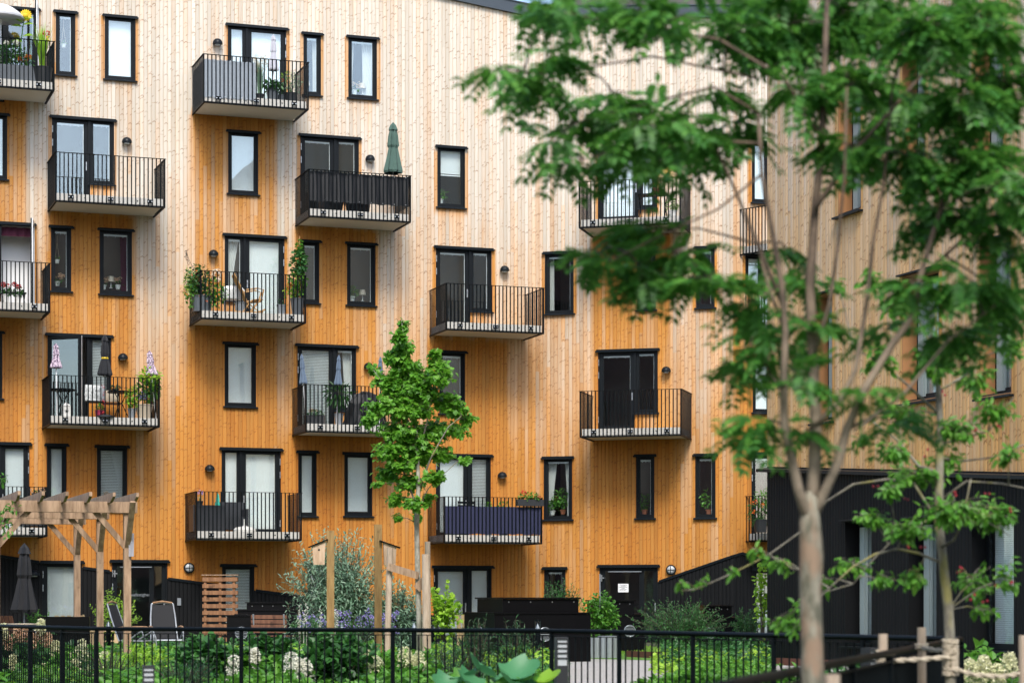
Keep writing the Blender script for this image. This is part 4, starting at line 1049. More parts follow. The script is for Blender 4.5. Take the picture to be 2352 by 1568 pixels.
# --- balcony 10
def sofa(i, x, d, w, rz, label):
    t = thing('wicker_armchair', label, 'armchair', BPt(i, x, d), A.th + R(rz), 'black wicker balcony furniture')
    m = MB(); m.box(-w / 2, w / 2, -.34, .34, .06, .40); m.build('seat', WICK, t)
    m = MB(); m.box(-w / 2, w / 2, .26, .36, .40, .82); m.build('backrest', WICK, t)
    for s in (-1, 1): m = MB(); m.box(s * w / 2 - .06 * (s > 0) , s * w / 2 + .06 * (s < 0), -.34, .25, .401, .62); m.build('armrest', WICK, t)
    return t
sofa(10, 532, .85, .78, 0, 'black wicker armchair in front of the shaded window')
t = thing('wicker_storage_box', 'tall black wicker storage box in the balcony left corner', 'storage box', BPt(10, 475, 1.0), A.th)
m = MB(); m.box(-.42, .42, -.3, .3, 0, .66); m.build('body', WICK, t); m = MB(); m.box(-.43, .43, -.31, .31, .661, .70); m.build('lid', WICK, t)
parasol('small_parasol', 'short bright teal closed parasol beside the black armchair', BPt(10, 500, 1.2, 0), 1.0, .40, .08, C_TEAL)
plant('potted_lavender', 'lavender with violet tips in black pot on the storage box', 'potted plant', BPt(10, 458, 1.0, .701), (.08, .1, .12, POTB), [((0, 0, .22), (.13, .12, .14), 70, .10, .015, L_SAGE, 0)], blooms=[(F_VIOL, [((ru(-.12, .12), -.05, .34 + ru(-.04, .05)), .02, 10, .03) for _ in range(6)])])
t = thing('parasol_base', 'empty white parasol base standing on the balcony floor', 'parasol base', BPt(10, 562, 1.2))
m = MB(); m.lathe([(.001, 0), (.30, 0), (.31, .05), (.24, .12), (.06, .15), (.03, .18), (.03, .34), (.001, .34)], (0, 0, 0), 20); m.build('base', POTW, t)
# --- balcony 11
t = plant('flower_box', 'long box with red flower and greenery on the right of the blue screened railing', 'planter', BPt(11, 1215, 1.55, 1.0 - .28), None, [((.0, 0, .34), (.34, .12, .13), 200, .07, .05, L_MID, 2), ((.25, 0, .30), (.16, .12, .14), 60, .08, .03, L_DARK, 2)], blooms=[(F_RED, [((-.18, -.08, .46), .05, 26, .04)]), (F_RED, [((.28, -.1, .34), .04, 20, .03)])], rz=A.th)
m = MB(); m.box(-.36, .4, -.1, .1, .1, .28); m.build('box', POTB, t)
plant('potted_plant', 'small green plant just above the blue screen', 'potted plant', BPt(11, 1156, 1.2), (.12, .15, .6, POTG), [((0, 0, .76), (.22, .18, .2), 90, .07, .05, L_MID, 2)])
plant('potted_plant', 'tiny plant beside the door handle above the blue screen', 'potted plant', BPt(11, 1122, .8), (.10, .13, .6, POTG), [((0, 0, .78), (.12, .12, .18), 60, .06, .05, L_MID, 2)])
t = thing('garden_chair', 'dark chair back showing above the blue screen', 'chair', BPt(11, 1076, .9), A.th)
m = MB(); m.box(-.25, .25, -.2, .2, .42, .45); m.build('seat', BLK, t)
m = MB(); [m.box(-.25, .25, .2, .22, .6 + .1 * q, .66 + .1 * q) for q in range(4)]; m.build('backrest', BLK, t)
for sx in (-.24, .24):
    for sy in (-.19, .2): m = MB(); m.path([(sx, sy, 0), (sx, sy, .45 if sy < 0 else .98)], .014, 6); m.build('leg', BLK, t)
# --- balcony 12, 13
t = thing('side_table', 'flat black table carrying the magenta pot', 'table', BPt(12, 1500, 1.0), B.th)
m = MB(); m.box(-.42, .42, -.22, .22, .68, .71); m.build('table_top', BLK, t)
for sx in (-.36, .36): m = MB(); m.beam((sx, -.2, 0), (sx, .2, .68), .025, .025); m.beam((sx, .2, 0), (sx, -.2, .68), .025, .025); m.build('leg', BLK, t)
plant('potted_flower', 'small orange pink flowers in a magenta pot on the black table', 'potted plant', BPt(12, 1508, 1.0, .711), (.08, .12, .16, MAG), [((0, 0, .22), (.14, .12, .09), 60, .06, .04, L_MID, 2)], blooms=[(F_RED, [((ru(-.12, .12), -.06, .28 + ru(-.04, .04)), .02, 8, .025) for _ in range(8)])])
plant('potted_plant', 'green herb in a white pot at the right balcony corner', 'potted plant', BPt(12, 1545, 1.2), (.09, .12, .2, POTW), [((0, 0, .38), (.2, .18, .22), 120, .06, .05, L_MID, 2)])
# --- balcony 9 (behind the pergola)
plant('flower_bowl', 'bowl of pink and white blooms on the balcony rail behind the pergola', 'potted plant', BPt(9, 90, 1.4, .75), (.12, .2, .14, POTB), [((0, 0, .16), (.2, .15, .06), 50, .06, .04, L_DARK, 2)], blooms=[(F_PINK, [((ru(-.2, .2), -.08, .2 + ru(-.03, .05)), .045, 16, .04) for _ in range(5)])])
sofa(9, 72, .8, .7, 0, 'black wicker armchair on the balcony behind the pergola')
# --- C balcony
k_, Y_ = C.hit(1747, 1.0); zc = C.z(1714, 1139) - 1.29
t = plant('potted_sumac', 'ferny shrub with rust red tips on the balcony beside the black corner', 'potted plant', C.pt(k_, 1.0, zc + .25), (.16, .2, .35, POTB), [((0, 0, .55), (.35, .3, .35), 160, .20, .035, L_DARK, 0), ((.1, -.1, .95), (.25, .25, .25), 110, .18, .03, L_MID, 0)], blooms=[(F_ORNG, [((ru(-.3, .2), -.3, ru(.35, 1.1)), .04, 12, .035) for _ in range(4)])])

# --- things standing inside the panes
def sillthing(F, x, y, kind, label, rec=.16, s=1.0):
    k, Y = F.hit(x); p = F.pt(k, -rec, F.z(x, y))
    if kind == 'orchid':
        return plant('potted_orchid', label, 'potted plant', p, (.05, .07, .12, POTW), [((0, 0, .16), (.12, .05, .05), 14, .12, .05, L_DARK, 2)], blooms=[(F_PINK, [((ru(-.14, .14), 0, .22 + ru(0, .1) * s), .045, 16, .04) for _ in range(6)])])
    if kind == 'lamp':
        t = thing('table_lamp', label, 'lamp', p); m = MB(); m.lathe([(.001, 0), (.05, 0), (.05, .01), (.012, .02), (.012, .2), (.001, .2)], (0, 0, 0), 12); m.build('lamp_foot', POTW, t)
        m = MB(); m.lathe([(.10, .17), (.07, .32), (.001, .325)], (0, 0, 0), 16); m.build('lamp_shade', POTC, t); return t
    if kind == 'leafy':
        return plant('potted_plant', label, 'potted plant', p, (.06, .08, .13, TERRA if s > 1 else POTW), [((0, 0, .26 * s), (.17 * s, .06, .16 * s), int(70 * s), .11, .06, L_MID, 2)])
    if kind == 'hang':
        t = thing('hanging_pot', label, 'hanging plant', p); m = MB(); m.lathe([(.001, 0), (.05, 0), (.07, .1), (.001, .1)], (0, 0, 0), 12); m.build('pot', POTW, t)
        m = MB(); [m.path([(dx, 0, .1), (0, 0, .55)], .004, 4) for dx in (-.06, .06)]; m.path([(0, 0, .55), (0, 0, .75)], .004, 4); m.build('cord', POTC, t)
        m = MB(); cloud(m, (0, 0, .13), (.08, .05, .05), 30, .06, .04); m.build('foliage', L_MID, t); return t
sillthing(A, 148, 107, 'hang', 'small hanging pot glowing white in the top left narrow window')
sillthing(A, 133, 603, 'hang', 'white hanging pot on a cord in the narrow window')
sillthing(A, 134, 655, 'orchid', 'pink flowering plant on the sill under the white hanging pot')
sillthing(A, 240, 663, 'orchid', 'pink flowers left of the small white lamp'); sillthing(A, 273, 663, 'orchid', 'pink flowers right of the small white lamp')
sillthing(A, 257, 660, 'lamp', 'small cream lamp between two pink plants on the window sill')
sillthing(A, 836, 215, 'lamp', 'white lamp on the sill of the top window beside the narrow one'); sillthing(A, 818, 215, 'orchid', 'pink orchid in the top window beside the white lamp')
sillthing(A, 707, 208, 'lamp', 'white lamp on the sill of the narrow top window')
sillthing(A, 1016, 466, 'leafy', 'small plant in a white pot below the half drawn blind'); sillthing(A, 812, 690, 'leafy', 'leafy plant on the sill, left of the tan lampshade'); sillthing(A, 836, 690, 'lamp', 'tan lampshade in the dark window below the black balcony')
sillthing(B, 1290, 1180, 'leafy', 'large house plant in terracotta pot between sheer curtains', s=1.8); sillthing(B, 1266, 1182, 'leafy', 'low green plant in the corner of the curtained window')
sillthing(B, 1478, 1180, 'leafy', 'tall house plant in the narrow window right of the notice door', s=1.3); sillthing(B, 1625, 1180, 'leafy', 'dark green house plant in the narrow window near the black wall', s=1.6)
sillthing(A, 237, 1160, 'orchid', 'white orchids behind the thin blind above the pergola')
# ---------------------------------------------------------------- ground
def sheet(name, pts, z, mt, kind='structure'):
    m = MB(); m.add([(x, y, z) for x, y in pts], [tuple(range(len(pts)))]); o = m.build(name, mt); o['kind'] = kind; return o
k = N('garden_ground'); g = k.n('TexCoord').outputs['Object']; nz = k.noise(g, .9, 6, .7)
GROUND = k.out(k.prin(k.mix(k.smooth(nz, .4, .6), (.05, .04, .028), (.055, .085, .03)), .95, bump=k.noise(g, 14, 4), bstr=.8, bdist=.05))
k = N('gravel'); g = k.n('TexCoord').outputs['Object']; v = k.n('TexVoronoi'); k.inp(v.inputs['Vector'], g); v.inputs['Scale'].default_value = 28
GRAVEL = k.out(k.prin(k.mix(k.n('SeparateXYZ').outputs[0], (.4, .4, .4), (.5, .5, .5)) if False else k.mix(v.outputs['Distance'], (.56, .54, .52), (.24, .23, .22)), .95, bump=v.outputs['Distance'], bstr=1, bdist=.03))
k = N('lawn'); g = k.n('TexCoord').outputs['Object']
LAWN = k.out(k.prin(k.mix(k.noise(g, 9, 5, .7), (.05, .14, .015), (.13, .28, .03)), .9, bump=k.noise(g, 60, 3), bstr=.8, bdist=.04))
sheet('ground', [(-400, -200), (400, -200), (400, 600), (-400, 600)], 0, GROUND)
sheet('gravel_path', [(-2, 30), (6, 30), (6.5, 44), (4.4, 47), (1.4, 46.5), (-1, 40)], .006, GRAVEL)
sheet('gravel_path', [(-9.0, 42), (-4.2, 44.5), (-3.6, 48.5), (-9, 46.5)], .006, GRAVEL).name = 'gravel_path'
sheet('lawn', [(1.0, 45.2), (2.6, 43.6), (5.2, 40.5), (5.4, 56), (.8, 56)], .010, LAWN)
# corten edging
t = thing('steel_edging', 'rust brown steel edging strip along the gravel and planting bed', 'edging', (2.8, 43.5, 0))
m = MB(); pp = [(-.4, 2.6), (.5, .8), (1.2, -1.5), (2.0, -3.0), (3.0, -4.8)]
for a, b in zip(pp, pp[1:]): m.beam((*a, .07), (*b, .07), .012, .14)
m.build('strip', CORTEN, t)

# ---------------------------------------------------------------- fence
ZF = EYE - .288
fp = [(-5.68, 24.4), (-4.155, 22.0), (.369, 20.5), (3.31, 16.2), (.774, 7.6), (.5, 6.6)]
fence = thing('garden_fence', 'black steel railing fence running along the whole foreground', 'fence', (fp[2][0], fp[2][1], 0))
FO = Vector((fp[2][0], fp[2][1], 0))
def fl(x, y, z): return Vector((x, y, z)) - FO
m = MB(); m.path([fl(fp[0][0] - 1.2, fp[0][1] + 1.9, ZF)] + [fl(x, y, ZF) for x, y in fp], .021, 8); m.build('handrail', BLK, fence, smooth=True)
fp0 = [(fp[0][0] - 1.2, fp[0][1] + 1.9)] + fp
for si, (a, b) in enumerate(zip(fp0, fp0[1:])):
    L = math.hypot(b[0] - a[0], b[1] - a[1]); bay = (.82, .82, 1.66, 1.04, 1.5, 1.5)[si]; nb = max(1, round(L / bay)); pitch = (.066, .066, .086, .088, .1, .1)[si]
    for j in range(nb):
        p0 = Vector((a[0] + (b[0] - a[0]) * j / nb, a[1] + (b[1] - a[1]) * j / nb, 0)); p1 = Vector((a[0] + (b[0] - a[0]) * (j + 1) / nb, a[1] + (b[1] - a[1]) * (j + 1) / nb, 0))
        m = MB(); q = p0 - FO; m.path([q, q + Vector((0, 0, ZF - .02))], .021, 8); m.build('post', BLK, fence)
        n = int((p1 - p0).length / pitch); m = MB()
        for i in range(1, n):
            q = p0.lerp(p1, i / n) - FO; m.path([q + Vector((0, 0, .09)), q + Vector((0, 0, ZF - .05))], .0078, 5, False)
        m.beam(p0 - FO + Vector((0, 0, ZF - .045)), p1 - FO + Vector((0, 0, ZF - .045)), .03, .008); m.beam(p0 - FO + Vector((0, 0, .085)), p1 - FO + Vector((0, 0, .085)), .03, .012)
        m.build('railing_panel', BLK, fence)

# ---------------------------------------------------------------- pergola
pg = thing('pergola', 'weathered timber pergola with angled rafters beside the tall block', 'pergola', P(292, HY, 38).xy.to_3d(), R(19.2))
zb0, zb1 = 2.70, 2.89
def postp(x, y): m = MB(); m.box(x - .06, x + .06, y - .06, y + .06, 0, zb0 + (.0)); return m.build('post', PERG, pg)
rows = (0, 3.1, 6.1)
for r_, y in enumerate(rows):
    postp(0, y)
    postp(-2.22, y); postp(-4.4, y)
    for s in (-1, 1):
        m = MB(); m.box(-5, .16, y + s * .085 - .022, y + s * .085 + .022, zb0, zb1); m.build('beam', PERG, pg)
    for (xa, sg) in ((0, -1), (-2.22, 1), (-2.22, -1)):
        m = MB(); m.beam((xa, y, zb0 - .62), (xa + sg * .55, y, zb0 + .02), .045, .095); m.build('brace', PERG, pg)
    m = MB(); m.beam((0.0, y - .0, zb0 - .65), (0, y - .6, zb0 + .17), .045, .095, up=(1, 0, 0)); m.build('brace', PERG, pg)
for i in range(11):
    x = .06 - .395 * i; m = MB(); z0, z1 = zb1 - .03, zb1 + .13
    vs = []
    for xx in (x - .024, x + .024): vs += [(xx, -.72, z1 - .07), (xx, -.42, z0), (xx, 6.6, z0), (xx, 6.6, z1), (xx, -.72, z1)]
    m.add(vs, [(0, 1, 2, 3, 4), (9, 8, 7, 6, 5), (0, 5, 6, 1), (1, 6, 7, 2), (2, 7, 8, 3), (3, 8, 9, 4), (4, 9, 5, 0)]); m.build('rafter', PERG, pg)
parasol('closed_parasol', 'tall black closed parasol standing in front of the black base wall', G(56, 46), 2.36, 1.42, .24, C_PAR, base=POTB)
t = thing('cloth_on_post', 'grey cloth hanging on the side of the right pergola post', 'cloth', P(299.5, 1240, 37.9))
m = MB(); curtain(m, -.03, .06, -.28, .12, 0, n=8); m.build('cloth', C_LG, t)

# ---------------------------------------------------------------- garden furniture
def recliner(label, x, Y, rz):
    t = thing('reclining_chair', label, 'garden chair', G(x, Y), R(rz), 'grey aluminium reclining chairs')
    m = MB(); m.box(-.24, .24, -.25, .25, .40, .415); m.build('seat', C_PAR, t)
    m = MB(); m.add([(-.235, .25, .42), (.235, .25, .42), (.21, .50, 1.10), (-.21, .50, 1.10), (-.235, .262, .415), (.235, .262, .415), (.21, .512, 1.095), (-.21, .512, 1.095)], [(0, 1, 2, 3), (7, 6, 5, 4), (0, 4, 5, 1), (2, 6, 7, 3), (1, 5, 6, 2), (0, 3, 7, 4)]); m.build('backrest', C_PAR, t)
    m = MB()
    for s in (-1, 1): m.path([(s * .27, -.27, .39), (s * .27, .25, .40), (s * .25, .42, .85), (s * .22, .51, 1.12)], .017, 8)
    m.path([(-.22, .51, 1.12), (0, .52, 1.15), (.22, .51, 1.12)], .017, 8); m.path([(-.27, -.27, .39), (.27, -.27, .39)], .017, 8); m.build('tube_frame', ALU, t)
    m = MB(); m.path([(-.2, .50, 1.14), (0, .51, 1.17), (.2, .50, 1.14)], .02, 8); m.build('wood_cap', ARMW, t)
    for s in (-1, 1):
        m = MB(); m.path([(s * .30, -.24, .60), (s * .31, -.1, .655), (s * .31, .15, .66), (s * .29, .33, .64)], [.018, .024, .024, .016], 8); m.build('armrest', ARMW, t)
        m = MB(); m.path([(s * .31, -.34, 0), (s * .30, -.30, .45), (s * .30, -.24, .60)], .015, 8); m.build('leg', ALU, t)
        m = MB(); m.path([(s * .31, .40, 0), (s * .28, .1, .38), (s * .30, -.26, .60)], .015, 8); m.build('leg', ALU, t)
    return t
recliner('grey reclining chair seen from its side, leaning back to the left', 312, 43.5, 78)
recliner('grey reclining chair with its dark back panel facing the viewer', 382, 44.5, 18)
t = thing('slatted_screen', 'oiled timber slat screen standing in front of the black wall', 'screen', G(506, 52), R(-6))
for sx in (-.36, 0, .33): m = MB(); m.box(sx - .03, sx + .03, -.03, .03, 0, 1.76); m.build('upright', PALLET, t)
for i in range(11): m = MB(); m.box(-.42, .42, -.055, -.032, .06 + i * .158, .06 + i * .158 + .095); m.build('slat', PALLET, t); m = MB(); m.box(-.42, .42, .032, .055, .06 + i * .158, .155 + i * .158); m.build('slat', PALLET, t)
m = MB(); m.box(-.44, .44, -.07, .07, 1.78, 1.80); m.build('cap_board', PERG, t)
def bin_box(label, x, Y, rz, w, d, h0, h1, vents=((0, .5),), inset=.22):
    t = thing('storage_box', label, 'storage box', G(x, Y), R(rz), 'black lidded waste boxes')
    m = MB(); m.box(0, w, 0, d, 0, h0); m.build('base', BLKP, t)
    m = MB(); m.box(-.02, w + .02, -.02, d + .02, h0 + .002, h0 + .03); m.box(inset * .9, w - inset, inset * .4, d - inset, h0 + .03, h1 - .03); m.build('hatch', BLKP, t)
    m = MB(); m.box(inset * .9 - .04, w - inset + .04, inset * .4 - .04, d - inset + .04, h1 - .028, h1); m.build('lid', BLKP, t)
    n = 4
    for i in range(n):
        m = MB(); m.ball((inset + .1 + (w - 2 * inset - .2) * i / (n - 1), inset * .4 - .003, h1 - .09), .014, 6); m.build('bolt', STEEL, t)
    for side, f in vents:
        m = MB(); r = .13
        def pt(a, b): return (w * f + a, -.006, h0 * .58 + b) if side == 0 else (-.006, d * f + a, h0 * .58 + b)
        m.path([pt(r * math.cos(q * PI / 12), r * math.sin(q * PI / 12)) for q in range(25)], .01, 5)
        for j in range(-3, 4): hw_ = math.sqrt(max(0, r * r - (j * .034) ** 2)); m.beam(pt(-hw_, j * .034), pt(hw_, j * .034), .008, .014)
        m.build('vent_grille', ALU, t)
    return t
bin_box('large black lidded box nearest the gravel, with two round vents', 1136, 42, 20, 1.98, 1.8, .93, 1.25, ((0, .52), (1, .45)))
bin_box('black lidded box behind the vine, left of the notice door', 1346, 50, 8, 1.35, 1.2, .85, 1.2, ((0, .75),))
bin_box('low black box behind the willow bush', 1600, 50, 6, 1.05, 1.0, .78, 1.08, ((0, .3),))
bin_box('flat black lidded box beside the slatted screen', 546, 50, 4, 1.35, 1.0, .95, 1.15, ())
bin_box('small black box with a round vent in front of the slatted screen', 521, 47, 6, .62, .6, .85, .9, ((0, .5),))
def planter_raised(label, x, Y, w, d, h, rz=0):
    t = thing('raised_planter', label, 'planter', G(x, Y), R(rz)); m = MB()
    for a in ((0, w, 0, .03), (0, w, d - .03, d), (0, .03, .03, d - .03), (w - .03, w, .03, d - .03)): m.box(a[0], a[1], a[2], a[3], 0, h)
    m.build('box', BLKP, t); m = MB(); m.box(.03, w - .03, .03, d - .03, 0, h - .04); m.build('soil', SOIL, t); return t
planter_raised('black raised planter below the tall black parasol', 86, 43, 1.0, .7, .87, 10)
def slat_chair(label, x, Y, rz, mt=LIGHTW, s=1.0):
    t = thing('slatted_chair', label, 'garden chair', G(x, Y), R(rz))
    for i in range(5): m = MB(); a = -.22 + i * .11; m.add([(a - .045, .2, .3), (a + .045, .2, .3), (a * 1.15 + .045, .42, .88 * s), (a * 1.15 - .045, .42, .88 * s), (a - .045, .222, .3), (a + .045, .222, .3), (a * 1.15 + .045, .442, .88 * s), (a * 1.15 - .045, .442, .88 * s)], [(0, 1, 2, 3), (7, 6, 5, 4), (1, 5, 6, 2), (0, 3, 7, 4), (3, 2, 6, 7), (0, 4, 5, 1)]); m.build('back_slat', mt, t)
    m = MB(); [m.box(-.27, .27, -.3 + q * .1, -.22 + q * .1, .34, .36) for q in range(5)]; m.build('seat', mt, t)
    for sx in (-.27, .27):
        m = MB(); m.box(sx - .045, sx + .045, -.3, .35, .55, .575); m.build('armrest', mt, t)
        m = MB(); m.box(sx - .02, sx + .02, -.28, -.2, 0, .548); m.build('leg', mt, t); m = MB(); m.box(sx - .02, sx + .02, .2, .28, 0, .548); m.build('leg', mt, t)
    return t
slat_chair('pale slatted chair behind the black raised planter', 164, 46, 185); slat_chair('pale fan backed chair right of the black raised planter', 240, 45.5, 100, s=1.02)
slat_chair('red brown slatted chair under the tall black parasol', 36, 45, 150, TEAK, 1.0); slat_chair('pale slatted chair in front of the ground floor blinds', 1085, 49, 170)
t = thing('garden_bench', 'brown slatted bench beside the silver shrub', 'bench', G(628, 47), R(160))
m = MB(); [m.box(-.42, .42, .2, .225, .5 + q * .1, .58 + q * .1) for q in range(4)]; m.build('backrest', TEAK, t); m = MB(); [m.box(-.42, .42, -.2 + q * .1, -.12 + q * .1, .42, .445) for q in range(4)]; m.build('seat', TEAK, t)
for sx in (-.36, .36): m = MB(); m.path([(sx, -.2, 0), (sx, -.18, .41), (sx, .18, .41), (sx, .24, .9)], .018, 6); m.path([(sx, .2, 0), (sx, .18, .41)], .018, 6); m.build('leg', ALU, t)
t = thing('round_garden_table', 'low table with thin curved grey legs at the left edge', 'table', G(52, 44))
m = MB(); m.lathe([(.001, .70), (.30, .70), (.31, .71), (.31, .73), (.001, .735)], (0, 0, 0), 20); m.build('table_top', POTC, t)
for q in range(3): a = q * 2.1; m = MB(); m.path([(.34 * math.cos(a), .34 * math.sin(a), 0), (.3 * math.cos(a), .3 * math.sin(a), .5), (.15 * math.cos(a), .15 * math.sin(a), .695)], .014, 6); m.build('leg', ALU, t)
t = thing('stone_block', 'pale concrete block lying among the low perennials', 'stone block', G(628, 41)); m = MB(); m.box(0, .6, 0, .5, 0, .28); m.build('block', CONC, t)
t = thing('wooden_deck', 'low weathered timber deck by the reclining chairs', 'deck', G(400, 43.2), R(4)); m = MB(); [m.box(-.3, 1.9, q * .15, q * .15 + .14, .06, .10) for q in range(8)]; m.box(-.28, 1.88, .02, 1.15, 0, .058); m.build('boards', PERG, t)
# white ribbed planters
for i, (x, h) in enumerate(((1360, .42), (1396, .46))):
    t = thing('ribbed_planter', ('left' if i == 0 else 'right') + ' one of the pale ribbed metal planters under the vine', 'planter', G(x, 45.4), 0, 'pale ribbed planters')
    m = MB(); n = 40; m.lathe([(.001, 0), (.20, 0), (.20, h), (.17, h), (.17, h - .05), (.001, h - .05)], (0, 0, 0), n); m.v = [(a * (1 + .035 * math.cos(math.atan2(b, a) * 20)), b * (1 + .035 * math.cos(math.atan2(b, a) * 20)), c) for a, b, c in m.v]; m.build('pot', POTZ, t)

# bollard lamps
def bollard(label, x, y, Y, w=.11):
    z1 = EYE + (HY - y) / FPX * Y
    t = thing('bollard_lamp', label, 'bollard lamp', G(x, Y), 0, 'round bollard lamps in the planting'); r = w / 2
    m = MB(); m.lathe([(.001, 0), (r * .9, 0), (r * .9, z1 - .17), (.001, z1 - .17)], (0, 0, 0), 14); m.build('post', BLK, t)
    m = MB(); m.lathe([(r * .85, z1 - .169), (.004, z1 - .06)], (0, 0, 0), 12); m.build('reflector_cone', ALU, t)
    m = MB(); m.lathe([(r * .95, z1 - .169), (r * .95, z1 - .03)], (0, 0, 0), 14); m.build('glass_tube', GLASS, t)
    m = MB(); m.lathe([(.001, z1 - .03), (r, z1 - .03), (r, z1), (.001, z1)], (0, 0, 0), 14); m.build('cap', BLK, t)
bollard('round bollard lamp between the two timber birdhouse posts', 785, 1421, 43); bollard('round bollard lamp just left of the maple trunk', 951, 1421, 42.8)
bollard('smaller round bollard lamp right of the maple trunk', 997, 1432, 49); bollard('round bollard lamp in front of the large black box', 1235, 1422, 38); bollard('round bollard lamp below the pergola', 249, 1418, 44)
def louvre(label, x, y, Y, w, rz=12):
    z1 = EYE + (HY - y) / FPX * Y
    t = thing('louvre_bollard', label, 'bollard lamp', G(x, Y), R(rz), 'square louvred bollard lamps'); a = w / 2
    m = MB(); m.box(-a, a, -a, a, 0, z1 - .24); m.build('post', POTB, t); m = MB(); m.box(-a * .8, a * .8, -a * .8, a * .8, z1 - .24, z1 - .02); m.build('diffuser', LAMPW, t)
    m = MB(); m.box(-a, a, -a, a, z1 - .02, z1)
    for q in range(4): zq = z1 - .045 - q * .042; m.box(-a * .96, a * .96, -a * .96, a * .96, zq - .012, zq)
    m.box(-a, -a * .82, -a, a, z1 - .24, z1 - .02); m.box(a * .82, a, -a, a, z1 - .24, z1 - .02); m.build('louvres', POTB, t)
louvre('louvred bollard low behind the fence under the reclining chairs', 341, 1527, 18.2, .095); louvre('louvred bollard by the gravel path, right of the large black box', 1289, 1462, 18.6, .10); louvre('louvred bollard between the converging handrails on the right', 2000, 1487, 15.6, .10, 30)

# birdhouses on posts
for x, y, s, lb in ((759, 1218, -1, 'left'), (868.5, 1204, 1, 'right')):
    z1 = EYE + (HY - y) / FPX * 40; o_ = G(x, 40)
    t = thing('timber_post', 'square yellowish post carrying the %s birdhouse' % lb, 'post', o_, R(6), 'timber posts with birdhouses'); m = MB(); m.box(-.068, .068, -.068, .068, 0, z1); m.build('shaft', POSTW, t)
    t = thing('birdhouse', 'raw wood birdhouse with black roof fixed on the %s post' % lb, 'birdhouse', o_ + Vector((s * .21, .0, z1 - (.62 if s < 0 else .74))), R(6), 'raw wood birdhouses')
    m = MB(); m.add([(-.10, -.1, 0), (.10, -.1, 0), (.10, .1, 0), (-.10, .1, 0), (-.12 if s < 0 else -.12, -.1, .34 if s < 0 else .44), (.12, -.1, .44 if s < 0 else .34), (.12, .1, .44 if s < 0 else .34), (-.12, .1, .34 if s < 0 else .44)], [(3, 2, 1, 0), (4, 5, 6, 7), (0, 1, 5, 4), (1, 2, 6, 5), (2, 3, 7, 6), (3, 0, 4, 7)]); m.build('box', BIRDW, t)
    m = MB(); a, b = (.33, .46) if s < 0 else (.46, .33); m.beam((-.19, 0, a - .015), (.16 if s < 0 else .19, 0, b + .0 if s < 0 else b - .015), .26, .022, up=(0, 0, 1)); m.build('roof', BLK, t)
    m = MB(); m.lathe([(.001, 0), (.02, 0), (.001, .002)], (0, 0, 0), 10); m.v = [(p[0], -.101 - p[2], p[1] + .27) for p in m.v]; m.build('entrance_hole', C_BLACK, t)

